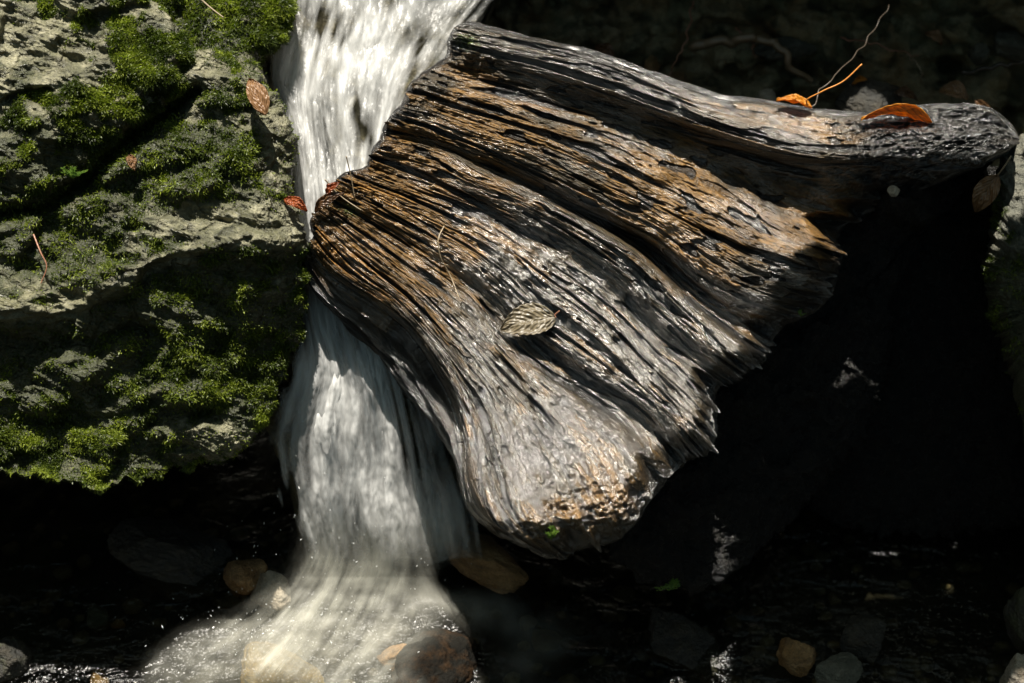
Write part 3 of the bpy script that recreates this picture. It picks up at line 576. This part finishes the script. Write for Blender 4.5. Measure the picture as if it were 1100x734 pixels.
# lower run, spreading over the stones
lower = [[(316, 520), (300, 590), (235, 640), (180, 672), (135, 715), (105, 800)],
         [(338, 520), (326, 600), (275, 655), (222, 700), (185, 745), (165, 800)],
         [(362, 520), (350, 610), (318, 668), (280, 710), (255, 750), (245, 800)],
         [(390, 520), (382, 620), (352, 680), (322, 720), (305, 760), (300, 800)],
         [(420, 520), (424, 620), (405, 670), (378, 705), (352, 745), (345, 800)],
         [(450, 520), (468, 610), (492, 650), (470, 680), (435, 720), (420, 800)],
         [(480, 515), (506, 600), (545, 645), (555, 680), (540, 720), (520, 800)],
         [(505, 510), (560, 590), (620, 640), (655, 680), (660, 730), (640, 800)]]
nu3, nv3 = 260, 420
GL3 = sheet_mesh(lower, None, nu3, nv3); lx, ly = GL3[..., 0], GL3[..., 1]
u3, v3 = np.meshgrid(np.linspace(0, 1, nu3), np.linspace(0, 1, nv3), indexing='ij')
def low_bump(px, py):
    return (.035*gauss(px, py, 285, 640, 34, 22) + .030*gauss(px, py, 465, 705, 60, 40) + .035*gauss(px, py, 300, 715, 55, 26) + .040*gauss(px, py, 520, 603, 52, 22)
            + .03*gauss(px, py, 610, 690, 45, 25, -.5) + .012*gauss(px, py, 390, 620, 60, 50) + .012*gauss(px, py, 200, 690, 60, 25))
def dens_low(px, py, u, v):
    d = .85*gauss(px, py, 385, 590, 70, 60) + .75*gauss(px, py, 350, 655, 85, 30, -.5) + .7*gauss(px, py, 235, 680, 85, 18, -.5) + .45*gauss(px, py, 170, 712, 35, 22) + .5*gauss(px, py, 400, 690, 60, 25, -.8)
    d = d + .62*gauss(px, py, 310, 712, 75, 30) + .5*gauss(px, py, 520, 655, 65, 16, .3) + .35*gauss(px, py, 590, 690, 55, 18, -.6) + .35*gauss(px, py, 200, 695, 50, 18, -.4) + .30*gauss(px, py, 470, 560, 35, 30) + .3*gauss(px, py, 430, 720, 40, 30, -.6)
    d = d - .25*gauss(px, py, 462, 715, 30, 18) - .3*gauss(px, py, 480, 625, 30, 20) - .25*gauss(px, py, 240, 705, 40, 12) - .35*gauss(px, py, 268, 622, 20, 14)
    return np.clip(d, 0, 1)*(.8 + .35*n2(v*22 + 2.2*n2(u*3, v*5, 172), u*3.5, 170) + .45*fbm2(px/38, py/26, 3, 173))*sst(0, .28, v)*sst(1, .8, v)*sst(525, 610, py)*.9
layers = []
base3 = d_of_z(np.minimum(ly, 900), POOL)
for i, (off, ds) in enumerate(((.004, .52), (.014, .30), (.026, .2))):
    z = off + low_bump(lx, ly)*1.05 + .010*n2(lx/50, ly/30, 110 + i) + .004*n2(v3*26, u3*5, 113 + i) + .0007*n2(v3*60, u3*9, 115 + i)
    dl_ = base3 + .004 + z; dw_ = d_water(lx, ly) + .016 + off - .12*np.maximum(ly - 600, 0)/1000 - .5*np.maximum(ly - 655, 0)/1000 - .35*np.maximum(np.abs(lx - 400) - 70, 0)/1000; mx = np.logaddexp(dl_*60, dw_*60)/60; dl_ = mx
    Vw = P(lx, ly, dl_); layers.append((Vw, np.stack([u3*.4, v3*.5 + i*.7], -1), dens_low(lx, ly, u3, v3)*ds))
wl = foam_obj(layers, M_FOAMY[0], 'water'); tag(wl, kind='structure')
# spray thrown up where the fall lands
rs = np.random.default_rng(77); nd = 300
sx = np.concatenate([rs.normal(385, 70, nd//2), rs.normal(280, 65, nd//2)]); sy = np.concatenate([rs.normal(590, 45, nd//2), rs.normal(672, 20, nd//2)])
sd_ = np.maximum(d_of_z(sy, POOL), np.where(sy < 610, d_water(sx, np.minimum(sy, 610)), -9)) + .02 + .03*rs.random(nd)
c_ = P(sx, sy, sd_); dirs = rs.normal(0, .5, (nd, 3)) + np.array([-.2, -.3, -1.]); dirs /= np.linalg.norm(dirs, axis=1)[:, None]
e1 = np.cross(dirs, TOW); e1 /= np.linalg.norm(e1, axis=1)[:, None]; e2 = np.cross(dirs, e1); rr = rs.uniform(.0002, .0006, nd)[:, None]; ll = rr*rs.uniform(1.2, 5, nd)[:, None]
VV = np.stack([c_ - dirs*ll, c_ + e1*rr, c_ + e2*rr, c_ - e1*rr, c_ - e2*rr, c_ + dirs*ll], 1).reshape(-1, 3); k0 = np.arange(nd)[:, None]*6
FF = np.concatenate([k0 + np.array(f) for f in ([0,1,2],[0,2,3],[0,3,4],[0,4,1],[5,2,1],[5,3,2],[5,4,3],[5,1,4])])
t_ = NT('water_drop'); M_DROP = t_.fin(t_.n('BsdfPrincipled', {'Base Color': (.75, .77, .76, 1), 'Roughness': .1}).outputs[0])
tag(mk('spray', VV, FF, M_DROP), 'fine drops of spray flying where the fall lands in the pool', 'spray', kind='stuff')
# still water of the pool
px_, py_ = np.meshgrid(np.linspace(-1.6, 1.6, 200), np.linspace(-1.5, .32, 160), indexing='ij')
tag(mk('water', np.stack([px_, py_, np.full_like(px_, POOL)], -1), gridF(200, 160), m_pool(), origin=(0, 0, 0)), kind='structure')

# ------------------------------------------------------------------ loose stones
def stone(name, c, size, mat, label, cat='stone', seed=0, n=70, rot=None, group=None, moss=0., bumpy=.08, attr_d=0.):
    rg = np.random.default_rng(seed); s = np.linspace(-1, 1, n); Vs, Fs, off = [], [], 0
    pn = rg.normal(size=(13, 3)); pn /= np.linalg.norm(pn, axis=1)[:, None]; ph = rg.uniform(.62, 1.0, 13)
    for ax in range(3):
        for sg in (-1, 1):
            a, b = np.meshgrid(np.tan(s*math.pi/4), np.tan(s*math.pi/4), indexing='ij'); q = np.zeros((n, n, 3)); q[..., ax] = sg; q[..., (ax + 1) % 3] = a; q[..., (ax + 2) % 3] = b*sg
            q /= np.linalg.norm(q, axis=-1)[..., None]
            dn = np.maximum(q @ pn.T, .05); r = ph/dn; r = -np.log(np.sum(np.exp(-r*14), -1))/14; r = np.minimum(r, 1.15)
            r = r*(1 + bumpy*fbm3(q*2.2, 5, seed) + bumpy*.35*fbm3(q*9, 3, seed + 3))
            Vs.append((q*r[..., None]).reshape(-1, 3)); Fs.append(gridF(n, n, off)); off += n*n
    V = np.concatenate(Vs); key = np.round(V*1e5).astype(np.int64); _, ui, inv = np.unique(key, axis=0, return_index=True, return_inverse=True)
    V = V[ui]; F = inv.ravel()[np.concatenate(Fs)]
    if rot is None: rot = rg.uniform(0, 6.28, 3)*np.array([.15, .15, 1])
    cz, sz = math.cos(rot[2]), math.sin(rot[2]); cx, sx = math.cos(rot[0]), math.sin(rot[0])
    R = np.array([[cz, -sz, 0], [sz, cz, 0], [0, 0, 1]]) @ np.array([[1, 0, 0], [0, cx, -sx], [0, sx, cx]])
    V = (V*np.array(size)) @ R.T + np.asarray(c)
    o = mk(name, V, F, mat, attrs={'moss': np.full(len(V), moss), 'dirt': np.full(len(V), attr_d)}); tag(o, label, cat, group); return o
def ps(px, py, z_off): return P(px, py, d_of_z(py, POOL + z_off))    # on the pool level
stone('stone', ps(264, 618, .012), (.026, .022, .026), M_STONE_Y, 'rusty brown stone poking out of the foam left of the falls', seed=3)
stone('stone', ps(290, 636, .010), (.030, .022, .020), M_STONE_P, 'pale cream stone beside the rusty stone in the foam', seed=4)
stone('stone', ps(520, 606, .016), (.055, .035, .022), M_STONE_Y, 'flat ochre stone under thin water below the log tip', seed=5)
stone('stone', ps(302, 732, -.034), (.075, .050, .024), m_rock('yellow_stone', (.42, .24, .035), (.26, .14, .02), (.48, .31, .08), .8), 'yellow stone glowing under the streaming water at the bottom', seed=6, attr_d=.25)
stone('rock', ps(462, 734, -.014), (.062, .045, .038), m_rock('black_rock', (.009, .008, .006), (.005, .005, .004), (.035, .018, .007), .2, spec=.1), 'dark angular rock with a rusty edge, water streaming over it', 'rock', seed=7)
stone('stone', ps(430, 708, .006), (.026, .012, .018), M_STONE_Y, 'narrow rusty stone against the dark angular rock', seed=17)
stone('stone', ps(12, 712, .0), (.030, .026, .028), M_ROCKD, 'speckled brown stone in the lower left corner', seed=8, attr_d=.3)
stone('pebble', ps(106, 737, -.02), (.018, .016, .012), M_STONE_Y, 'small orange pebble in the shallows near the bottom edge', 'pebble', seed=9)
stone('pebble', ps(127, 671, -.03), (.008, .007, .006), M_STONE_Y, 'tiny ochre pebble left of the foam', 'pebble', seed=10)
stone('stone', ps(105, 662, -.03), (.018, .014, .010), M_STONE_G, 'grey stone in the shadowed shallows at left', seed=11)
stone('rock', ps(190, 605, -.01), (.085, .05, .035), M_ROCKD, 'broad dark rock in the shadow under the boulder', 'rock', seed=12)
stone('stone', ps(852, 705, .02), (.022, .018, .022), M_STONE_Y, 'brown stone in the shadow at the lower right, left of its flatter neighbour', seed=13)
stone('stone', ps(897, 722, .01), (.028, .02, .016), M_STONE_G, 'flat grey-brown stone in the shadow at the lower right edge', seed=14)
stone('stone', ps(925, 685, .01), (.034, .026, .026), M_ROCKD, 'dark wet stone behind the two small stones at lower right', seed=15)
stone('rock', ps(730, 690, -.01), (.05, .04, .03), M_ROCKD, 'low dark rock in the shade below the log', 'rock', seed=16)
stone('stone', P(1100, 728, -.02), (.028, .03, .04), M_STONE_P, 'pale stone in the lower right corner', seed=18)
stone('rock', P(1112, 670, -.05), (.03, .04, .06), M_ROCKD, 'mossy dark rock on the right edge above the pale corner stone', 'rock', seed=19, moss=.5)
stone('pebble', P(960, 206, .030), (.007, .0055, .005), M_STONE_P, 'small white pebble wedged in the black wood right of the log', 'pebble', seed=20)
# small gravel on the stream bed
rg_ = np.random.default_rng(9); VV, FF, off = [], [], 0
for k_ in range(900):
    x0, y0 = rg_.uniform(-.75, .75), rg_.uniform(-.45, .2); r_ = rg_.uniform(.003, .013)*(1 + .8*(rg_.random() < .1)); n_ = 8
    th, ph = np.meshgrid(np.linspace(0, 2*np.pi, n_ + 1)[:-1], np.linspace(.0, np.pi, 6), indexing='ij'); q = np.stack([np.sin(ph)*np.cos(th), np.sin(ph)*np.sin(th), np.cos(ph)], -1)
    V = q*(1 + .35*n3(q*1.4 + k_*3.7))[..., None]*np.array([1, rg_.uniform(.6, 1), rg_.uniform(.4, .8)])*r_ + np.array([x0, y0, float(ground_h(np.array([x0]), np.array([y0]))[0]) + r_*.2])
    a_ = np.arange(n_*6).reshape(n_, 6) + off; b_ = np.roll(a_, -1, 0); VV.append(V.reshape(-1, 3)); FF.append(np.stack([a_[:, :-1], b_[:, :-1], b_[:, 1:], a_[:, 1:]], -1).reshape(-1, 4)); off += n_*6
tag(mk('gravel', np.concatenate(VV), np.concatenate(FF), m_rock('gravel_mix', (.14, .09, .04), (.07, .06, .035), (.26, .2, .12), .6), origin=(0, 0, 0)), 'small brown gravel on the bed of the pool', 'gravel', kind='stuff')
# right-hand boulder
polyR = [(1072, 178), (1088, 150), (1130, 120), (1260, 110), (1300, 400), (1200, 640), (1120, 560), (1090, 420), (1062, 330), (1058, 290), (1066, 240)]
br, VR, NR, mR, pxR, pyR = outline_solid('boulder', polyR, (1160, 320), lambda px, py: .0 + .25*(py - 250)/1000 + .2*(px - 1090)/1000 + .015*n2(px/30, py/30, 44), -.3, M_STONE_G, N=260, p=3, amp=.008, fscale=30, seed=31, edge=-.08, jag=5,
    mossf=lambda px, py: np.clip(.45 + .9*mossn(px, py, 66) - .8*gauss(px, py, 1085, 165, 20, 25), 0, 1), dirt_shade_f=lambda px, py: .8*sst(210, 330, py))
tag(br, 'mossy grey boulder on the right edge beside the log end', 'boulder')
moss_mesh(br, VR, NR, np.clip(mR - .5, 0, 1)*sst(1120, 1100, pxR), 5000, seed=5)
# dim stones behind the log
def bgp(px, py, d=-.42): return P(px, py, d)
bgs = [((822, 106), (.016, .012, .012), M_STONE_P, 'small pale stone just behind the log, left of the orange leaf'),
       ((935, 108), (.045, .03, .022), M_ROCKD, 'grey stone behind the upright orange stalk'),
       ((1085, 48), (.025, .022, .025), M_STONE_G, 'rounded grey stone near the top right corner'),
       ((1050, 60), (.012, .012, .022), M_STONE_G, 'upright grey stone left of the rounded one, top right'),
       ((925, 122), (.010, .008, .008), M_STONE_P, 'tiny pale pebble beside the orange leaf on the log end'),
       ((728, 88), (.020, .012, .010), M_STONE_Y, 'brown stone close behind the top ridge of the log'),
       ((700, 70), (.016, .016, .01), M_STONE_Y, 'smaller brown stone behind the log, left of the first'),
       ((845, 52), (.04, .02, .018), M_STONE_G, 'dim brownish rock under the pale root behind the log')]
for i, ((a, b), s_, m_, l_) in enumerate(bgs): stone('stone' if s_[0] > .013 else 'pebble', bgp(a, b, -.30 if b > 100 else -.40), s_, m_, l_, 'stone', seed=40 + i, n=40)
# rough bank behind
M_BANK = m_rock('bank_stone', (.34, .22, .10), (.20, .19, .10), (.5, .4, .24), .5)
polyB = [(470, -80), (600, -260), (1350, -260), (1350, 330), (1000, 330), (640, 240), (500, 120)]
bank, VB, NB, mB, pxB, pyB = outline_solid('bank', polyB, (900, 40), lambda px, py: -.42 + .25*(py - 100)/1000 + .05*fbm2(px/60, py/45, 3, 77), -.95, M_BANK, N=420, p=6, amp=.022, fscale=13, seed=51, edge=-.5, jag=6,
    mossf=lambda px, py: np.clip(.3 + .8*mossn(px, py, 70, 50), 0, 1)); tag(bank, kind='structure')
# unseen overhang added above the frame: keeps the hollow behind the log in shade
outline_solid('bank', [(515, -75), (640, -70), (1000, -60), (1500, -60), (1500, -420), (900, -520), (560, -400)], (980, -240), lambda px, py: -.14 + .1*(py + 100)/1000, -.95, M_ROCKD, N=160, p=5, amp=.03, fscale=9, seed=52, edge=-.5, jag=10)[0]['kind'] = 'structure'

M_BARK = m_twig('bark_dark', (.05, .04, .025), (.12, .10, .07))
def add_shade_trunk():  # unseen leaning stem added above the frame to shade the lower right
    e = empty('unseen_shade_trunk', P(1900, 700, -.5), label='unseen dark shade blocker leaning in above the frame, added to darken the lower right', cat='shade_blocker')
    a = np.array([(2.4, -.9, -.7), (1.7, -.2, -.4), (1.15, .5, .2), (.74, .86, .51), (.52, .94, .60), (.40, .98, .645), (.30, 1.03, .70), (.25, 1.2, 1.1), (.22, 1.4, 1.5)], float)
    p = resample(a, 120); c = p[:, :1]*RGT + p[:, 1:2]*UPV + p[:, 2:3]*TOW; T = np.gradient(c, axis=0); T /= np.linalg.norm(T, axis=1)[:, None]
    A = np.cross(T, UPV); A /= np.linalg.norm(A, axis=1)[:, None]; B = np.cross(T, A); th = np.linspace(0, 2*np.pi, 65)
    R = np.interp(np.linspace(0, 1, 120), [0, .2, .7, 1], [.24, .19, .15, .10])[:, None]*(1 + .1*n2(np.cos(th)[None]*2, np.linspace(0, 14, 120)[:, None], 3) + .05*n2(np.arange(65)[None]*.7, np.linspace(0, 10, 120)[:, None], 4))
    R[:, -1] = R[:, 0]
    V = c[:, None] + R[..., None]*(np.cos(th)[None, :, None]*A[:, None] + np.sin(th)[None, :, None]*B[:, None])
    mk('shade_trunk', V, gridF(120, 65), M_BARK, e)
add_shade_trunk()

# ------------------------------------------------------------------ twigs, stalks
def tube_arr(pts, r0, r1, n=7, seg=60, wob=0., seed=0):
    p = resample(np.asarray(pts, float), seg); p3 = P(p[:, 0], p[:, 1], p[:, 2])
    if wob: p3 = p3 + wob*np.stack([n2(np.linspace(0, 9, seg), np.full(seg, k_*3.), seed) for k_ in range(3)], -1)
    T = np.gradient(p3, axis=0); T /= np.linalg.norm(T, axis=1)[:, None]; A = np.cross(T, TOW + .01); A /= np.linalg.norm(A, axis=1)[:, None]; B = np.cross(T, A)
    r = np.linspace(r0, r1, seg)[:, None, None]; a = np.linspace(0, 2*np.pi, n, endpoint=False)[None, :, None]
    V = p3[:, None] + r*(np.cos(a)*A[:, None] + np.sin(a)*B[:, None])
    i = np.arange(seg - 1)[:, None]*n; j = np.arange(n)[None, :]; j2 = (j + 1) % n
    F = np.stack([i + j, i + j2, i + n + j2, i + n + j], -1).reshape(-1, 4)
    return V.reshape(-1, 3), [F, np.arange(n)[None, ::-1], (np.arange(n) + (seg - 1)*n)[None, :]]
def twig(pts, r0, r1, mat, label=None, cat='twig', parent=None, name='twig', **kw):
    V, F = tube_arr(pts, r0, r1, **kw); o = mk(name, V, F, mat, parent); 
    if label: tag(o, label, cat)
    return o
def logd(px, py, lift=.002):
    i = np.argmin((PX[::4, ::4] - px)**2 + (PY[::4, ::4] - py)**2); return float(dd[::4, ::4].ravel()[i]) + lift
def surf_d(PXa, PYa, Va, px, py):
    i = np.argmin((PXa - px)**2 + (PYa - py)**2); return float(Va.reshape(-1, 3)[i] @ TOW)
twig([(372, 168, logd(372, 190) + .02), (376, 185, logd(376, 190) + .012), (381, 212, logd(381, 212))], .0007, .0005, M_TWIG_P, 'thin pale straw standing up at the left end of the log')
twig([(349, 193, logd(356, 205) + .01), (365, 210, logd(365, 212) + .006), (388, 226, logd(388, 226))], .0008, .0005, M_TWIG_P, 'thin pale straw lying slanted at the left end of the log')
twig([(477, 243, logd(477, 247)), (471, 256, logd(471, 256) + .007), (473, 275, logd(473, 275) + .008), (484, 297, logd(484, 297) + .003), (493, 320, logd(493, 318))], .0007, .0006, M_TWIG_P, 'thin curved stalk lying on the log above the beech leaf')
twig([(36, 252, .055), (44, 272, .062), (50, 285, .062), (44, 305, .06)], .0009, .0006, M_TWIG_R, 'short reddish bent twig on the mossy shelf of the boulder')
twig([(212, -4, .0), (228, 10, .0), (240, 19, .0)], .0012, .0008, M_TWIG_P, 'short pale twig on the moss of the top boulder')
twig([(868, 118, -.10), (884, 96, -.11), (905, 72, -.14), (930, 45, -.18), (955, 5, -.22)], .0008, .0004, M_TWIG, 'long grey dead twig rising behind the orange stalk', wob=.004, seed=3)
twig([(1035, 82, -.36), (1065, 72, -.35), (1110, 64, -.35)], .003, .0022, m_twig('branch_dark', (.02, .016, .01), (.05, .04, .028)), 'dark branch leaning in at the top right edge', 'branch', wob=.004, seed=5, name='branch')
twig([(745, 48, -.32), (790, 44, -.3), (835, 50, -.29), (846, 66, -.29), (868, 84, -.31)], .007, .004, m_twig('root_brown', (.10, .065, .035), (.2, .14, .08)), 'pale brown bent root behind the log', 'root', wob=.008, seed=8, name='root', n=12)
for i, (x0, y0, x1, y1, l_) in enumerate([(745, 0, 716, 86, 'thin dark twig hanging behind the left part of the log ridge'), (790, 30, 812, 62, 'short dim twig behind the bent root'), (905, 40, 985, 62, 'thin twig lying across the dark bank at top right'), (975, 60, 990, 86, 'small yellowish twig on the dark bank near the top right')]):
    twig([(x0, y0, -.33), ((x0 + x1)/2 + 6, (y0 + y1)/2, -.3), (x1, y1, -.32)], .0013, .0007, M_TWIG_R if i != 3 else M_TWIG_P, l_, wob=.004, seed=20 + i)

# ------------------------------------------------------------------ leaves
def leaf(base, tip, width, mat, label, curl=.15, fold=.25, up=None, ser=0., stalk=None, stalk_mat=None, seed=0, bend=0., lift=.0, twist=0.):
    """leaf blade from base to tip (px, py, d), solid and thin, with a fold along the midrib"""
    b = P(*base); t_ = P(*tip); ax = t_ - b; L = np.linalg.norm(ax); ax /= L
    nrm = np.asarray(up if up is not None else TOW*.8 + UPV*.5, float); sd = np.cross(nrm, ax); sd /= np.linalg.norm(sd); nrm = np.cross(ax, sd)
    c, s = math.cos(twist), math.sin(twist); sd, nrm = sd*c + nrm*s, nrm*c - sd*s
    nu, nv = 60, 41; u, v = np.meshgrid(np.linspace(0, 1, nu), np.linspace(-1, 1, nv), indexing='ij')
    hw = width/2*np.sin(np.pi*u**.82)**.75*(1 - .10*u)*(1 + ser*np.abs((u*9 % 1) - .5))
    vein = np.cos((u - np.abs(v)*.42)*2*np.pi*8.3)
    V = b + ax*(u*L)[..., None] + sd*(v*hw + bend*L*np.sin(u*np.pi))[..., None] + nrm*((fold*np.abs(v)*hw + curl*L*np.sin(u*np.pi*.9) + .00026*vein*np.minimum(np.abs(v)*3, 1)*(1 - np.abs(v)*.3) + lift*u*L + .0025*fbm2(u*3, v*2, 3, seed))[..., None])
    V2 = V - nrm*.0003
    ring = np.concatenate([np.arange(nu)*nv, (nu - 1)*nv + np.arange(1, nv), np.arange(nu - 2, -1, -1)*nv + nv - 1, np.arange(nv - 2, 0, -1)])
    r2 = np.roll(ring, -1); rim = np.stack([ring, r2, r2 + nu*nv, ring + nu*nv], -1)
    uv = np.stack([u, v], -1).reshape(-1, 2)
    e = empty('fallen_leaf', b, label=label, cat='leaf')
    mk('leaf_blade', np.concatenate([V.reshape(-1, 3), V2.reshape(-1, 3)]), np.concatenate([gridF(nu, nv)[:, ::-1], gridF(nu, nv, nu*nv), rim]), mat, e, uv=np.concatenate([uv, uv]))
    if stalk: twig([base] + list(stalk), .0008, .0009, stalk_mat or M_TWIG_R, parent=e, name='leaf_stalk', seg=24)
    return e
dl = logd(568, 356)
leaf((597, 341, dl + .013), (537, 355, dl + .012), .037, M_LEAF_TAN, 'tan beech leaf with ribbed veins lying on the middle of the log', curl=.05, fold=.12, ser=.10, bend=-.05, stalk=[(596, 340, dl + .010), (601, 334, dl + .012)], seed=1, up=TOW*.93 + UPV*.3)
d2 = logd(970, 128)
leaf((1002, 134, d2 + .016), (925, 131, d2 + .012), .030, M_LEAF_OR, 'orange curled leaf lying on the dark end of the log', curl=.10, fold=.7, up=TOW*.25 + UPV*.95, bend=.05, stalk=[(1012, 136, d2 + .012), (1028, 142, d2 + .008)], stalk_mat=M_TWIG_O, seed=2, twist=.4)
d3 = logd(850, 118)
leaf((872, 116, d3 + .004), (834, 108, d3 + .002), .018, M_LEAF_OR, 'small orange leaf with a long raised stalk behind the log ridge', curl=.08, fold=.5, up=TOW*.4 + UPV*.8, stalk=[(866, 110, d3 + .01), (882, 99, d3 + .02), (905, 88, d3 + .025), (926, 69, d3 + .03)], stalk_mat=M_TWIG_O, seed=3)
leaf((285, 124, .034), (268, 86, .018), .023, M_LEAF_BR, 'light brown curled leaf on the shoulder of the mossy boulder beside the water', curl=.12, fold=.4, seed=4)
leaf((139, 166, .042), (145, 184, .045), .011, M_LEAF_BR, 'tiny pinkish brown leaf on the boulder below the crevice', seed=5)
leaf((305, 214, .0), (330, 228, .0), .014, M_LEAF_RD, 'red-brown leaf caught between the boulder and the log', seed=6, curl=.2)
leaf((243, 68, -.03), (248, 82, -.03), .009, M_LEAF_RD, 'tiny dark red leaf on the top boulder left of the brown leaf', seed=7)
leaf((1072, 188, .03), (1048, 228, .01), .026, M_LEAF_BR, 'drooping brown leaf with a pinkish stalk on the right boulder', curl=.15, fold=.4, seed=8, stalk=[(1078, 180, .04), (1086, 168, .05)], stalk_mat=M_TWIG_P)
leaf((338, 228, logd(345, 225) + .008), (372, 208, logd(372, 208) + .01), .014, M_LEAF_DK, 'crumpled dark leaf at the left tip of the log', seed=9, curl=.2)
leaf((352, 212, logd(352, 215) + .01), (366, 196, logd(366, 200) + .012), .012, M_LEAF_RD, 'small reddish leaf scrap on the left tip of the log', seed=10, curl=.25)
for i, (a, b, c_, e_, w, m_, l_) in enumerate([(1010, 95, 1040, 108, .03, M_LEAF_BR, 'dim brown leaf on the bank right of the orange leaf'), (915, 92, 932, 86, .012, M_LEAF_OR, 'small yellow leaf on the bank behind the orange stalk'), (985, 108, 960, 100, .022, M_LEAF_DK, 'dark leaf on the bank above the orange leaf'), (1060, 130, 1045, 108, .022, M_LEAF_BR, 'brown leaf behind the far end of the log'), (640, 50, 660, 62, .02, M_LEAF_DK, 'dark leaf behind the left part of the log ridge'), (995, 35, 1012, 48, .018, M_LEAF_BR, 'faint reddish leaf high on the dark bank')]):
    leaf((a, b, -.30), (c_, e_, -.28), w, m_, l_, seed=30 + i)

# ------------------------------------------------------------------ little plants
def sprig(px, py, d, n, size, label, seed=0, down=False):
    rg = np.random.default_rng(seed); e = empty('moss_sprig', P(px, py, d), label=label, cat='plant'); VV, FF, off = [], [], 0
    for k_ in range(n):
        a = rg.uniform(-1.1, 1.1) + (math.pi if down else 0); L = size*rg.uniform(.6, 1.)
        pts = [(px, py, d), (px + math.sin(a)*L*500, py - math.cos(a)*L*500, d + rg.uniform(0, .5)*L), (px + math.sin(a*1.2)*L*1000, py - math.cos(a*1.1)*L*1000, d + rg.uniform(0, .9)*L)]
        V, F = tube_arr(pts, .0005, .0003, n=4, seg=14); VV.append(V); FF.append(F[0] + off); off += len(V)
        p = resample(np.array(pts), 9)
        for q in p[2:]:
            for sgn in (-1, 1):
                c0 = P(*q); dr = RGT*sgn*rg.uniform(.5, 1) + UPV*rg.uniform(.1, .8) + TOW*rg.uniform(0, .6); dr /= np.linalg.norm(dr); s_ = np.cross(dr, TOW); s_ /= np.linalg.norm(s_)
                l = size*.30*rg.uniform(.6, 1.1); VV.append(np.array([c0, c0 + dr*l*.5 + s_*l*.2, c0 + dr*l, c0 + dr*l*.5 - s_*l*.2])); FF.append(np.array([[0, 1, 2, 3]]) + off); off += 4
    V = np.concatenate(VV); mk('sprig_leaves', V, np.concatenate(FF), M_SPRIG, e, attrs={'tint': rg.uniform(0, 1, len(V))})
sprig(592, 580, logd(592, 575) + .004, 4, .014, 'tiny bright green sprig on the underside tip of the log', 1)
sprig(722, 622, -.045, 6, .017, 'feathery green moss sprig hanging in the shadow below the log', 2, True)
sprig(78, 192, .05, 6, .016, 'bright green sprig in the crevice between the left boulders', 3)
sprig(860, 340, logd(860, 338) + .006, 3, .007, 'pinpoint of green moss on the dark end of the log', 4)
